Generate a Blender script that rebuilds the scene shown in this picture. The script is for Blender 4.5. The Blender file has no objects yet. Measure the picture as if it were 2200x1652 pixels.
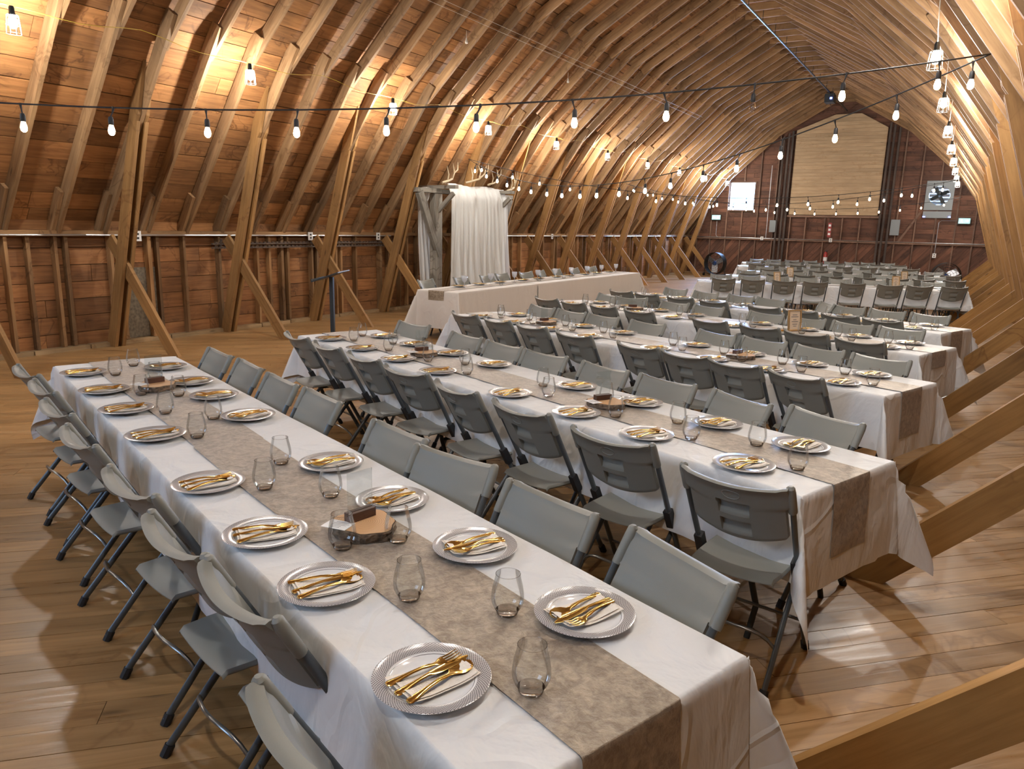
import bpy, math, random
from math import sin, cos, pi, radians as rad, hypot, sqrt
from mathutils import Vector as V, Matrix

random.seed(7)
S = bpy.context.scene
COL = S.collection

# ------------------------------------------------------------------ camera, world, exposure
cam = bpy.data.cameras.new('camera')
cam.sensor_width = 36.0
cam.lens = 1581.5 * 36 / 2200
cam.clip_start = 0.02
cam.clip_end = 200
co = bpy.data.objects.new('camera', cam)
COL.objects.link(co)
RC = ((0.8549188, 0.5182294, 0.0234984), (0.1288305, -0.1682164, -0.9772952), (-0.5025102, 0.8385354, -0.2105711))
m = Matrix(((RC[0][0], -RC[1][0], -RC[2][0], 0), (RC[0][1], -RC[1][1], -RC[2][1], 0),
            (RC[0][2], -RC[1][2], -RC[2][2], 1.75), (0, 0, 0, 1)))
co.matrix_world = m
S.camera = co

world = bpy.data.worlds.new('overcast_sky')
S.world = world
world.use_nodes = True
bg = world.node_tree.nodes['Background']
bg.inputs[0].default_value = (0.42, 0.66, 1.0, 1)
bg.inputs[1].default_value = 6.0

S.view_settings.view_transform = 'Standard'
S.view_settings.look = 'None'
S.view_settings.gamma = 1.0
S.view_settings.use_curve_mapping = False
S.view_settings.exposure = 0.42
S.cycles.use_denoising = True
S.cycles.denoiser = 'OPENIMAGEDENOISE'
S.cycles.use_adaptive_sampling = True
S.cycles.adaptive_threshold = 0.05
S.cycles.max_bounces = 6
S.cycles.diffuse_bounces = 3
S.cycles.glossy_bounces = 3
S.cycles.transmission_bounces = 6
S.cycles.transparent_max_bounces = 16
S.cycles.caustics_reflective = False
S.cycles.caustics_refractive = False
S.cycles.sample_clamp_indirect = 6.0

LAMP_E = 1320.0        # cage lamp bulbs
BULB_E = 24.0         # string bulbs
BULB_C = (1.0, 0.62, 0.30)


def daylight(name, loc, rot, sx, sy, power, colr):
    l = bpy.data.lights.new(name, 'AREA')
    l.shape = 'RECTANGLE'
    l.size, l.size_y = sx, sy
    l.energy = power
    l.color = colr
    o = bpy.data.objects.new(name, l)
    o.location = loc
    o.rotation_euler = rot
    COL.objects.link(o)
    return o


# daylight standing in the openings of the two gable walls
daylight('window_daylight', (-7.95, 31.5, 3.13), (rad(-90), 0, 0), 1.0, 1.1, 900, (0.36, 0.58, 1.0))
daylight('near_gable_daylight', (-4.4, -4.35, 3.9), (rad(78), 0, 0), 3.2, 2.0, 26, (0.75, 0.86, 1.0))

# ------------------------------------------------------------------ helpers


def setp(o, label=None, cat=None, group=None, kind=None):
    if label: o['label'] = label
    if cat: o['category'] = cat
    if group: o['group'] = group
    if kind: o['kind'] = kind
    return o


def link(name, me, parent=None, loc=(0, 0, 0), rz=0.0):
    o = bpy.data.objects.new(name, me)
    COL.objects.link(o)
    o.location = loc
    o.rotation_euler = (0, 0, rz)
    if parent: o.parent = parent
    return o


def empty(name, loc=(0, 0, 0), rz=0.0, **k):
    o = link(name, None, None, loc, rz)
    o.empty_display_size = 0.05
    return setp(o, **k)


KIDS = {}


def kid(o, parent):
    KIDS.setdefault(parent.name, []).append(o)


def copy_tree(root, loc, rz=0.0, tilt=None):
    r = root.copy()
    COL.objects.link(r)
    r.location = loc
    r.rotation_euler = tilt if tilt else (0, 0, rz)
    st = [(root, r)]
    while st:
        a, b = st.pop()
        for c in KIDS.get(a.name, []):
            d = c.copy()
            COL.objects.link(d)
            d.parent = b
            st.append((c, d))
    return r


class MB:
    """collects faces; build() links them as ONE mesh object"""

    def __init__(s):
        s.v, s.f, s.g, s.m, s.r = [], [], [], [], []

    def add(s, vs, fs, gs=None, mi=0, rv=None):
        b = len(s.v)
        s.v += [tuple(p) for p in vs]
        s.f += [tuple(i + b for i in f) for f in fs]
        s.g += [tuple(g) for g in gs] if gs else [tuple(p) for p in vs]
        s.m += [mi] * len(fs)
        s.r += [random.random() if rv is None else rv] * len(vs)
        return s

    def obox(s, c, ax, hs, mi=0, rv=None):
        """box with axes ax (along, across, thick) and half sizes hs"""
        c = V(c)
        o = V((random.uniform(0, 40), random.uniform(0, 40), random.uniform(0, 40)))
        vs, gs = [], []
        for i in (-1, 1):
            for j in (-1, 1):
                for k in (-1, 1):
                    vs.append(c + ax[0] * (i * hs[0]) + ax[1] * (j * hs[1]) + ax[2] * (k * hs[2]))
                    gs.append((i * hs[0] + o.x, j * hs[1] + o.y, k * hs[2] + o.z))
        return s.add(vs, [(0, 1, 3, 2), (4, 6, 7, 5), (0, 4, 5, 1), (2, 3, 7, 6), (0, 2, 6, 4), (1, 5, 7, 3)], gs, mi, rv)

    def box(s, x0, x1, y0, y1, z0, z1, mi=0, along=0, rv=None):
        c = V(((x0 + x1) / 2, (y0 + y1) / 2, (z0 + z1) / 2))
        h = [(x1 - x0) / 2, (y1 - y0) / 2, (z1 - z0) / 2]
        A = [V((1, 0, 0)), V((0, 1, 0)), V((0, 0, 1))]
        o = {0: (0, 1, 2), 1: (1, 2, 0), 2: (2, 0, 1)}[along]
        return s.obox(c, [A[i] for i in o], [h[i] for i in o], mi, rv)

    def beam(s, p0, p1, w, t, up=V((0, 1, 0)), mi=0, rv=None):
        """board from p0 to p1, thickness t along `up`, width w across"""
        p0, p1 = V(p0), V(p1)
        a = (p1 - p0)
        L = a.length
        a.normalize()
        n = (up - a * up.dot(a)).normalized()
        return s.obox((p0 + p1) / 2, [a, a.cross(n), n], [L / 2, w / 2, t / 2], mi, rv)

    def tube(s, pts, r, seg=8, mi=0, cap=True, flat=1.0):
        pts = [V(p) for p in pts]
        n = len(pts)
        R = r if isinstance(r, (list, tuple)) else [r] * n
        vs, fs = [], []
        prev = None
        for i, p in enumerate(pts):
            d = (pts[min(i + 1, n - 1)] - pts[max(i - 1, 0)]).normalized()
            if prev is None:
                u = d.orthogonal().normalized() if abs(d.x) > .9 else (V((1, 0, 0)) - d * d.x).normalized()
            else:
                u = (prev - d * prev.dot(d)).normalized()
            prev = u
            w = d.cross(u)
            for k in range(seg):
                t = 2 * pi * k / seg
                vs.append(p + u * (cos(t) * R[i] * flat) + w * (sin(t) * R[i]))
        for i in range(n - 1):
            for k in range(seg):
                a, b = i * seg + k, i * seg + (k + 1) % seg
                fs.append((a, b, b + seg, a + seg))
        if cap:
            fs.append(tuple(reversed(range(seg))))
            fs.append(tuple(range((n - 1) * seg, n * seg)))
        return s.add(vs, fs, None, mi)

    def lathe(s, prof, seg=24, mi=0, c=(0, 0, 0), mats=None):
        vs, fs, gs, ms = [], [], [], []
        n = len(prof)
        for k in range(seg + 1):
            t = 2 * pi * k / seg
            for r, z in prof:
                vs.append((c[0] + r * cos(t), c[1] + r * sin(t), c[2] + z))
                gs.append((t, r, z))
        b = len(s.v)
        s.v += vs
        s.g += gs
        s.r += [0.5] * len(vs)
        for k in range(seg):
            for i in range(n - 1):
                a = k * n + i
                if prof[i][0] < 1e-6:
                    f = (a, a + n + 1, a + 1)
                elif prof[i + 1][0] < 1e-6:
                    f = (a, a + n, a + 1)
                else:
                    f = (a, a + n, a + n + 1, a + 1)
                s.f.append(tuple(x + b for x in f))
                s.m.append(mats[i] if mats else mi)
        return s

    def grid(s, fn, nu, nv, mi=0, gfn=None, close=False, flip=False):
        vs = [fn(i, j) for i in range(nu) for j in range(nv)]
        gs = [gfn(i, j) for i in range(nu) for j in range(nv)] if gfn else None
        fs = []
        for i in range(nu - 1):
            for j in range(nv - 1):
                a = i * nv + j
                f = (a, a + nv, a + nv + 1, a + 1)
                fs.append(tuple(reversed(f)) if flip else f)
        return s.add(vs, fs, gs, mi)

    def mesh(s, name, mats, smooth=False, weld=False):
        me = bpy.data.meshes.new(name)
        me.from_pydata(s.v, [], s.f)
        a = me.attributes.new('gc', 'FLOAT_VECTOR', 'POINT')
        a.data.foreach_set('vector', [x for g in s.g for x in g])
        a = me.attributes.new('rv', 'FLOAT', 'POINT')
        a.data.foreach_set('value', s.r)
        for mt in (mats if isinstance(mats, (list, tuple)) else [mats]):
            me.materials.append(mt)
        me.polygons.foreach_set('material_index', s.m)
        if smooth:
            me.polygons.foreach_set('use_smooth', [True] * len(me.polygons))
            if smooth != 1:
                me.update()
                me.set_sharp_from_angle(angle=rad(smooth))
        me.update()
        return me

    def build(s, name, mats, parent=None, smooth=False, loc=(0, 0, 0), rz=0.0):
        o = link(name, s.mesh(name, mats, smooth), parent, loc, rz)
        if parent: kid(o, parent)
        return o


# ------------------------------------------------------------------ materials
def newmat(name):
    mt = bpy.data.materials.new(name)
    mt.use_nodes = True
    nt = mt.node_tree
    return mt, nt, nt.nodes['Principled BSDF'], nt.nodes, nt.links


def plain(name, c, rough=.5, metal=0., bump=0., bscale=60., spec=.5, vary=0.):
    mt, nt, b, N, L = newmat(name)
    b.inputs['Base Color'].default_value = (*c, 1)
    b.inputs['Roughness'].default_value = rough
    b.inputs['Metallic'].default_value = metal
    b.inputs['Specular IOR Level'].default_value = spec
    if bump or vary:
        tc = N.new('ShaderNodeTexCoord')
        no = N.new('ShaderNodeTexNoise')
        no.inputs['Scale'].default_value = bscale
        no.inputs['Detail'].default_value = 3
        L.new(tc.outputs['Object'], no.inputs['Vector'])
        if bump:
            bp = N.new('ShaderNodeBump')
            bp.inputs['Strength'].default_value = bump
            bp.inputs['Distance'].default_value = .01
            L.new(no.outputs['Fac'], bp.inputs['Height'])
            L.new(bp.outputs['Normal'], b.inputs['Normal'])
        if vary:
            mp = N.new('ShaderNodeMapRange')
            mp.inputs['To Min'].default_value = 1 - vary
            mp.inputs['To Max'].default_value = 1 + vary
            mp.inputs['From Min'].default_value = .3
            mp.inputs['From Max'].default_value = .7
            L.new(no.outputs['Fac'], mp.inputs['Value'])
            mx = N.new('ShaderNodeVectorMath')
            mx.operation = 'SCALE'
            mx.inputs[0].default_value = c
            L.new(mp.outputs['Result'], mx.inputs['Scale'])
            L.new(mx.outputs['Vector'], b.inputs['Base Color'])
    return mt


def glow(name, c, e, sample=True):
    mt, nt, b, N, L = newmat(name)
    b.inputs['Base Color'].default_value = (0.8, 0.8, 0.8, 1)
    b.inputs['Emission Color'].default_value = (*c, 1)
    b.inputs['Emission Strength'].default_value = e
    return mt


def wood(name, c1, c2, rough=.75, stain=.6, var=.25, knots=.5, scale=1.0, gloss=None, dirt=.35, plankrand=True):
    """board wood: grain runs along gc.x; stains are water rings and knots with a shape of their own"""
    mt, nt, b, N, L = newmat(name)
    at = N.new('ShaderNodeAttribute'); at.attribute_name = 'gc'
    rv = N.new('ShaderNodeAttribute'); rv.attribute_name = 'rv'
    oi = N.new('ShaderNodeObjectInfo')
    of = N.new('ShaderNodeVectorMath'); of.operation = 'MULTIPLY_ADD'
    cb = N.new('ShaderNodeCombineXYZ')
    for k in range(3): L.new(oi.outputs['Random'], cb.inputs[k])
    of.inputs[1].default_value = (37, 23, 11)
    L.new(cb.outputs[0], of.inputs[0]); L.new(at.outputs['Vector'], of.inputs[2])
    mp = N.new('ShaderNodeMapping'); mp.inputs['Scale'].default_value = (1.1 * scale, 16 * scale, 16 * scale)
    L.new(of.outputs[0], mp.inputs['Vector'])
    n1 = N.new('ShaderNodeTexNoise'); n1.inputs['Scale'].default_value = 1.6; n1.inputs['Detail'].default_value = 5
    n1.inputs['Roughness'].default_value = .62; n1.inputs['Distortion'].default_value = .5
    L.new(mp.outputs[0], n1.inputs['Vector'])
    r1 = N.new('ShaderNodeValToRGB')
    r1.color_ramp.elements[0].position = .32; r1.color_ramp.elements[0].color = (*c2, 1)
    r1.color_ramp.elements[1].position = .66; r1.color_ramp.elements[1].color = (*c1, 1)
    L.new(n1.outputs['Fac'], r1.inputs[0])
    # water rings: thin contour of a soft noise
    n2 = N.new('ShaderNodeTexNoise'); n2.inputs['Scale'].default_value = 2.6 * scale; n2.inputs['Detail'].default_value = 3.5
    n2.inputs['Distortion'].default_value = .9
    L.new(of.outputs[0], n2.inputs['Vector'])
    r2 = N.new('ShaderNodeValToRGB')
    cr = r2.color_ramp
    cr.elements[0].position = .462; cr.elements[0].color = (1, 1, 1, 1)
    cr.elements[1].position = .522; cr.elements[1].color = (1, 1, 1, 1)
    e = cr.elements.new(.497); v = 1 - stain; e.color = (v, v * .93, v * .86, 1)
    L.new(n2.outputs['Fac'], r2.inputs[0])
    m1 = N.new('ShaderNodeMixRGB'); m1.blend_type = 'MULTIPLY'
    n5 = N.new('ShaderNodeTexNoise'); n5.inputs['Scale'].default_value = 1.7 * scale; n5.inputs['Detail'].default_value = 2
    L.new(of.outputs[0], n5.inputs['Vector'])
    r6 = N.new('ShaderNodeMapRange'); r6.inputs['From Min'].default_value = .48; r6.inputs['From Max'].default_value = .60
    L.new(n5.outputs['Fac'], r6.inputs['Value']); L.new(r6.outputs[0], m1.inputs[0])
    L.new(r1.outputs[0], m1.inputs[1]); L.new(r2.outputs[0], m1.inputs[2])
    # broad dirt
    n3 = N.new('ShaderNodeTexNoise'); n3.inputs['Scale'].default_value = .9 * scale; n3.inputs['Detail'].default_value = 4
    L.new(of.outputs[0], n3.inputs['Vector'])
    r3 = N.new('ShaderNodeMapRange'); r3.inputs['From Min'].default_value = .35; r3.inputs['From Max'].default_value = .62
    r3.inputs['To Min'].default_value = 1 - dirt; r3.inputs['To Max'].default_value = 1.06
    L.new(n3.outputs['Fac'], r3.inputs['Value'])
    # knots
    vm = N.new('ShaderNodeMapping'); vm.inputs['Scale'].default_value = (1.3, 5.0, 5.0)
    L.new(of.outputs[0], vm.inputs['Vector'])
    vo = N.new('ShaderNodeTexVoronoi'); vo.inputs['Scale'].default_value = 1.0
    L.new(vm.outputs[0], vo.inputs['Vector'])
    r4 = N.new('ShaderNodeMapRange'); r4.inputs['From Min'].default_value = .03; r4.inputs['From Max'].default_value = .10
    r4.inputs['To Min'].default_value = 1 - knots; r4.inputs['To Max'].default_value = 1
    L.new(vo.outputs['Distance'], r4.inputs['Value'])
    # per board value
    ad = N.new('ShaderNodeMath'); ad.operation = 'ADD'
    L.new(rv.outputs['Fac'], ad.inputs[0]); L.new(oi.outputs['Random'], ad.inputs[1])
    fr = N.new('ShaderNodeMath'); fr.operation = 'FRACT'; L.new(ad.outputs[0], fr.inputs[0])
    r5 = N.new('ShaderNodeMapRange'); r5.inputs['To Min'].default_value = 1 - var; r5.inputs['To Max'].default_value = 1 + var * .7
    L.new(fr.outputs[0], r5.inputs['Value'])
    mu = N.new('ShaderNodeMath'); mu.operation = 'MULTIPLY'; L.new(r3.outputs[0], mu.inputs[0]); L.new(r4.outputs[0], mu.inputs[1])
    mv = N.new('ShaderNodeMath'); mv.operation = 'MULTIPLY'; L.new(mu.outputs[0], mv.inputs[0]); L.new(r5.outputs[0], mv.inputs[1])
    sc = N.new('ShaderNodeVectorMath'); sc.operation = 'SCALE'
    L.new(m1.outputs[0], sc.inputs[0]); L.new(mv.outputs[0], sc.inputs['Scale'])
    L.new(sc.outputs[0], b.inputs['Base Color'])
    b.inputs['Roughness'].default_value = rough
    if gloss:
        rr = N.new('ShaderNodeMapRange'); rr.inputs['To Min'].default_value = gloss[0]; rr.inputs['To Max'].default_value = gloss[1]
        rr.inputs['From Min'].default_value = .3; rr.inputs['From Max'].default_value = .7
        L.new(n1.outputs['Fac'], rr.inputs['Value']); L.new(rr.outputs[0], b.inputs['Roughness'])
    bp = N.new('ShaderNodeBump'); bp.inputs['Strength'].default_value = .35; bp.inputs['Distance'].default_value = .004
    L.new(n1.outputs['Fac'], bp.inputs['Height']); L.new(bp.outputs['Normal'], b.inputs['Normal'])
    return mt


M = {}
M['roofboard'] = wood('roof_board_wood', (.43, .20, .07), (.25, .11, .038), stain=.45, var=.28, dirt=.45, knots=.4)
M['rafter'] = wood('rafter_wood', (.38, .225, .105), (.24, .13, .055), stain=.35, var=.30, dirt=.35)
M['post'] = wood('post_wood', (.38, .20, .065), (.26, .13, .04), stain=.25, var=.22, dirt=.25)
M['stud'] = wood('stud_wood', (.37, .205, .085), (.24, .125, .05), stain=.4, var=.35, dirt=.4)
M['wallboard'] = wood('wall_board_wood', (.42, .19, .068), (.25, .105, .038), stain=.5, var=.3, dirt=.5)
M['farboard'] = wood('far_wall_wood', (.21, .09, .05), (.12, .05, .03), stain=.5, var=.3, dirt=.45)
M['farstud'] = wood('far_stud_wood', (.26, .15, .10), (.16, .09, .06), stain=.3, var=.25)
M['floor'] = wood('floor_board_wood', (.42, .25, .108), (.29, .16, .06), stain=.25, var=.16, dirt=.18, knots=.55, gloss=(.26, .5), scale=1.0)
M['brace'] = wood('brace_wood', (.40, .21, .06), (.28, .14, .035), stain=.3, var=.18, dirt=.3, knots=.7)
M['pale'] = wood('pale_new_board', (.50, .36, .22), (.40, .27, .15), stain=.12, var=.12, dirt=.1, knots=.6)
M['sill'] = wood('sill_wood', (.52, .36, .19), (.40, .26, .13), stain=.3, var=.25)
M['grey_wood'] = wood('weathered_grey_wood', (.33, .30, .25), (.17, .15, .12), stain=.4, var=.3, dirt=.5)
M['darkwood'] = wood('dark_track_wood', (.10, .07, .055), (.05, .035, .03), stain=.2, var=.2)
M['walnut'] = wood('walnut_block', (.10, .045, .03), (.05, .022, .015), rough=.4, stain=0, var=.1, knots=0, scale=4)
M['framewood'] = wood('sign_frame_wood', (.52, .33, .15), (.40, .23, .09), rough=.5, stain=.1, var=.1, scale=4)
M['shell'] = plain('outer_shell', (.10, .06, .035), .9)
M['chair'] = plain('grey_chair_plastic', (.205, .212, .195), .42, bump=.15, bscale=900, vary=.03)
M['steel'] = plain('grey_powder_coat', (.085, .10, .112), .38, .25)
M['steel_bright'] = plain('worn_steel_tube', (.25, .26, .26), .3, .8)
M['rubber'] = plain('black_rubber', (.012, .012, .014), .6)
M['black'] = plain('black_metal', (.014, .018, .02), .45)
M['conduit'] = plain('galvanised_conduit', (.55, .56, .58), .3, .9)
M['white_plastic'] = plain('white_plastic', (.75, .74, .72), .4)
M['dark_slot'] = plain('dark_slot', (.02, .02, .02), .6)
M['gold'] = plain('polished_gold_plastic', (1.0, .73, .24), .17, 1.0)
M['china'] = plain('white_glossy_plate', (.80, .80, .80), .12)
M['napkin'] = plain('cream_paper_napkin', (.82, .76, .68), .85, bump=.3, bscale=160)
M['paper'] = plain('white_card', (.82, .82, .82), .7)
M['ink'] = plain('grey_ink', (.16, .16, .17), .7)
M['bark'] = plain('rough_bark', (.16, .115, .08), .95, bump=1.0, bscale=45, vary=.6)
M['antler'] = plain('pale_antler', (.42, .33, .21), .6, bump=.3, bscale=80, vary=.3)
M['rust'] = plain('rusty_iron', (.13, .095, .075), .7, .5, bump=.4, bscale=60, vary=.5)
M['patch'] = plain('grey_sheet_board', (.17, .14, .10), .9, bump=.3, bscale=25, vary=.35)
M['yellow'] = plain('yellow_cord', (.55, .38, .05), .6)
M['white_cord'] = plain('white_cord', (.75, .72, .62), .6)
M['greybox'] = plain('grey_enamel_box', (.22, .24, .25), .5)
M['red'] = plain('red_enamel', (.35, .03, .025), .4)
M['silver'] = plain('silver_blade', (.45, .47, .5), .35, .7)
M['blue'] = plain('blue_metal', (.03, .09, .30), .4, .2)
M['porcelain'] = plain('dusty_old_bulb', (.55, .5, .42), .4)
M['lamp'] = glow('white_lamp_bulb', (1, .95, .87), LAMP_E)
M['bulb'] = glow('warm_filament_bulb', (1, .74, .46), BULB_E)
M['led'] = glow('blue_led', (.12, .2, 1.0), 30)
M['exit_green'] = glow('exit_sign_green', (.0, .50, .46), .75)
M['exit_white'] = glow('exit_sign_white', (.45, 1.0, .95), .9)
M['fan_sky'] = glow('sky_through_shutter', (.10, .55, .95), 1.6)


def glass_mat(name, tint=(1, 1, 1), rough=.02, base=.06, power=.6):
    """thin clear glass: see-through, with mirror reflections growing towards the edge"""
    mt = bpy.data.materials.new(name)
    mt.use_nodes = True
    N, L = mt.node_tree.nodes, mt.node_tree.links
    for n in list(N): N.remove(n)
    out = N.new('ShaderNodeOutputMaterial')
    tr = N.new('ShaderNodeBsdfTransparent'); tr.inputs[0].default_value = (*tint, 1)
    gl = N.new('ShaderNodeBsdfGlossy'); gl.inputs['Roughness'].default_value = rough
    lw = N.new('ShaderNodeLayerWeight'); lw.inputs['Blend'].default_value = .22
    pw = N.new('ShaderNodeMath'); pw.operation = 'MULTIPLY_ADD'
    L.new(lw.outputs['Fresnel'], pw.inputs[0]); pw.inputs[1].default_value = power; pw.inputs[2].default_value = base
    mx = N.new('ShaderNodeMixShader')
    L.new(pw.outputs[0], mx.inputs[0]); L.new(tr.outputs[0], mx.inputs[1]); L.new(gl.outputs[0], mx.inputs[2])
    L.new(mx.outputs[0], out.inputs[0])
    return mt


M['glass'] = glass_mat('clear_glass', (.97, .98, .98), .015, .035)
M['acrylic'] = glass_mat('clear_acrylic', (.93, .95, .95), .05, .06)
M['pane'] = glass_mat('window_glass', (.95, .97, 1), .02, .02)
mt = glass_mat('thick_glass_base', (.96, .97, .97), .06, .20, .8)
N, L = mt.node_tree.nodes, mt.node_tree.links
tc = N.new('ShaderNodeTexCoord'); vo = N.new('ShaderNodeTexVoronoi'); vo.inputs['Scale'].default_value = 190
L.new(tc.outputs['Object'], vo.inputs['Vector'])
bp = N.new('ShaderNodeBump'); bp.inputs['Strength'].default_value = .9; bp.inputs['Distance'].default_value = .004
L.new(vo.outputs['Distance'], bp.inputs['Height'])
for n in N:
    if n.bl_idname == 'ShaderNodeBsdfGlossy': L.new(bp.outputs[0], n.inputs['Normal'])
M['glassbase'] = mt


def cloth_mat(name, c, bump=.75):
    mt, nt, b, N, L = newmat(name)
    tc = N.new('ShaderNodeTexCoord')
    oi = N.new('ShaderNodeObjectInfo')
    of = N.new('ShaderNodeVectorMath'); of.operation = 'ADD'
    L.new(tc.outputs['Object'], of.inputs[0]); L.new(oi.outputs['Location'], of.inputs[1])
    n1 = N.new('ShaderNodeTexNoise'); n1.inputs['Scale'].default_value = 6.5; n1.inputs['Detail'].default_value = 4
    n1.inputs['Distortion'].default_value = .5
    mp = N.new('ShaderNodeMapping'); mp.inputs['Scale'].default_value = (1, 1, .45)
    L.new(of.outputs[0], mp.inputs[0]); L.new(mp.outputs[0], n1.inputs['Vector'])
    # sharp creases: contour of a second noise
    n2 = N.new('ShaderNodeTexNoise'); n2.inputs['Scale'].default_value = 2.2; n2.inputs['Detail'].default_value = 1; n2.inputs['Distortion'].default_value = 1.2
    L.new(of.outputs[0], n2.inputs['Vector'])
    ab = N.new('ShaderNodeMath'); ab.operation = 'SUBTRACT'; ab.inputs[1].default_value = .5; L.new(n2.outputs['Fac'], ab.inputs[0])
    ac = N.new('ShaderNodeMath'); ac.operation = 'ABSOLUTE'; L.new(ab.outputs[0], ac.inputs[0])
    ad = N.new('ShaderNodeMath'); ad.operation = 'MINIMUM'; ad.inputs[1].default_value = .06; L.new(ac.outputs[0], ad.inputs[0])
    ma = N.new('ShaderNodeMath'); ma.operation = 'MULTIPLY_ADD'; ma.inputs[1].default_value = -2.4
    L.new(ad.outputs[0], ma.inputs[0]); L.new(n1.outputs['Fac'], ma.inputs[2])
    bp = N.new('ShaderNodeBump'); bp.inputs['Strength'].default_value = bump; bp.inputs['Distance'].default_value = .03
    L.new(ma.outputs[0], bp.inputs['Height']); L.new(bp.outputs[0], b.inputs['Normal'])
    b.inputs['Base Color'].default_value = (*c, 1)
    b.inputs['Roughness'].default_value = .62
    b.inputs['Sheen Weight'].default_value = .15
    return mt


M['cloth'] = cloth_mat('white_table_cloth', (.68, .69, .70))
M['cloth_head'] = cloth_mat('ivory_table_cloth', (.66, .62, .57), .4)

mt, nt, b, N, L = newmat('crushed_champagne_velvet')
tc = N.new('ShaderNodeTexCoord'); oi = N.new('ShaderNodeObjectInfo')
of = N.new('ShaderNodeVectorMath'); of.operation = 'ADD'
L.new(tc.outputs['Object'], of.inputs[0]); L.new(oi.outputs['Location'], of.inputs[1])
n1 = N.new('ShaderNodeTexNoise'); n1.inputs['Scale'].default_value = 34; n1.inputs['Detail'].default_value = 8; n1.inputs['Roughness'].default_value = .72; n1.inputs['Distortion'].default_value = .35
L.new(of.outputs[0], n1.inputs['Vector'])
r1 = N.new('ShaderNodeValToRGB')
r1.color_ramp.elements[0].position = .40; r1.color_ramp.elements[0].color = (.21, .155, .10, 1)
r1.color_ramp.elements[1].position = .66; r1.color_ramp.elements[1].color = (.46, .38, .28, 1)
L.new(n1.outputs['Fac'], r1.inputs[0]); L.new(r1.outputs[0], b.inputs['Base Color'])
b.inputs['Roughness'].default_value = .38; b.inputs['Metallic'].default_value = .5
b.inputs['Sheen Weight'].default_value = .4
bp = N.new('ShaderNodeBump'); bp.inputs['Strength'].default_value = .7; bp.inputs['Distance'].default_value = .012
L.new(n1.outputs['Fac'], bp.inputs['Height']); L.new(bp.outputs[0], b.inputs['Normal'])
M['runner'] = mt

# plate rim lattice: gc = (angle, radius, z)
mt, nt, b, N, L = newmat('silver_lattice_rim')
at = N.new('ShaderNodeAttribute'); at.attribute_name = 'gc'
sx = N.new('ShaderNodeSeparateXYZ'); L.new(at.outputs['Vector'], sx.inputs[0])
def mth(op, a, b_=None, c_=None):
    n = N.new('ShaderNodeMath'); n.operation = op
    for i, x in enumerate((a, b_, c_)):
        if x is None: continue
        if isinstance(x, (int, float)): n.inputs[i].default_value = x
        else: L.new(x, n.inputs[i])
    return n.outputs[0]
A_ = mth('MULTIPLY', sx.outputs['X'], 96)
B_ = mth('MULTIPLY', sx.outputs['Y'], 1050)
p1 = mth('SINE', mth('ADD', A_, B_)); p2 = mth('SINE', mth('SUBTRACT', A_, B_))
mn = mth('MAXIMUM', p1, p2)
st = mth('GREATER_THAN', mn, .80)
mx = N.new('ShaderNodeMixRGB'); L.new(st, mx.inputs[0])
mx.inputs[1].default_value = (.20, .19, .20, 1); mx.inputs[2].default_value = (.78, .77, .77, 1)
L.new(mx.outputs[0], b.inputs['Base Color']); b.inputs['Roughness'].default_value = .22; b.inputs['Metallic'].default_value = .45
b.inputs['Metallic'].default_value = .15
M['rim'] = mt
M['ring'] = plain('silver_ring', (.35, .35, .36), .25, .6)
M['goldrim'] = plain('dark_gold_rim', (.30, .19, .06), .3, .8)

# cut wood face with growth rings
mt, nt, b, N, L = newmat('cut_log_face')
at = N.new('ShaderNodeAttribute'); at.attribute_name = 'gc'
sx = N.new('ShaderNodeSeparateXYZ'); L.new(at.outputs['Vector'], sx.inputs[0])
wv = mth('SINE', mth('MULTIPLY', sx.outputs['Y'], 900))
mr = N.new('ShaderNodeMapRange'); mr.inputs['From Min'].default_value = -1; L.new(wv, mr.inputs[0])
mx = N.new('ShaderNodeMixRGB'); L.new(mr.outputs[0], mx.inputs[0])
mx.inputs[1].default_value = (.50, .29, .14, 1); mx.inputs[2].default_value = (.62, .38, .20, 1)
L.new(mx.outputs[0], b.inputs['Base Color']); b.inputs['Roughness'].default_value = .6
M['logface'] = mt

# tulle: thin woven sheet that lets light through
mt = bpy.data.materials.new('white_tulle'); mt.use_nodes = True
N, L = mt.node_tree.nodes, mt.node_tree.links
for n in list(N): N.remove(n)
out = N.new('ShaderNodeOutputMaterial')
df = N.new('ShaderNodeBsdfDiffuse'); df.inputs[0].default_value = (.90, .90, .88, 1)
tl = N.new('ShaderNodeBsdfTranslucent'); tl.inputs[0].default_value = (.90, .90, .88, 1)
tp = N.new('ShaderNodeBsdfTransparent')
a1 = N.new('ShaderNodeMixShader'); a1.inputs[0].default_value = .35; L.new(df.outputs[0], a1.inputs[1]); L.new(tl.outputs[0], a1.inputs[2])
a2 = N.new('ShaderNodeMixShader'); a2.inputs[0].default_value = .72
L.new(tp.outputs[0], a2.inputs[1]); L.new(a1.outputs[0], a2.inputs[2]); L.new(a2.outputs[0], out.inputs[0])
M['tulle'] = mt

# ------------------------------------------------------------------ the room
XR = -4.38                                   # ridge line
PROF = [(-9.90, 1.52), (-8.25, 3.82), (-6.63, 5.30), (-4.69, 6.44)]    # inner edge of the rafters, left side
YN, YF = -3.6, 31.0                          # near and far gable (inner faces)
XL, XRW = -10.02, 2 * XR + 10.02             # inner face of the wall boards
RD = .19                                     # rafter depth
RY0, RSP = 5.80, .615


def mir(x): return 2 * XR - x


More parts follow.
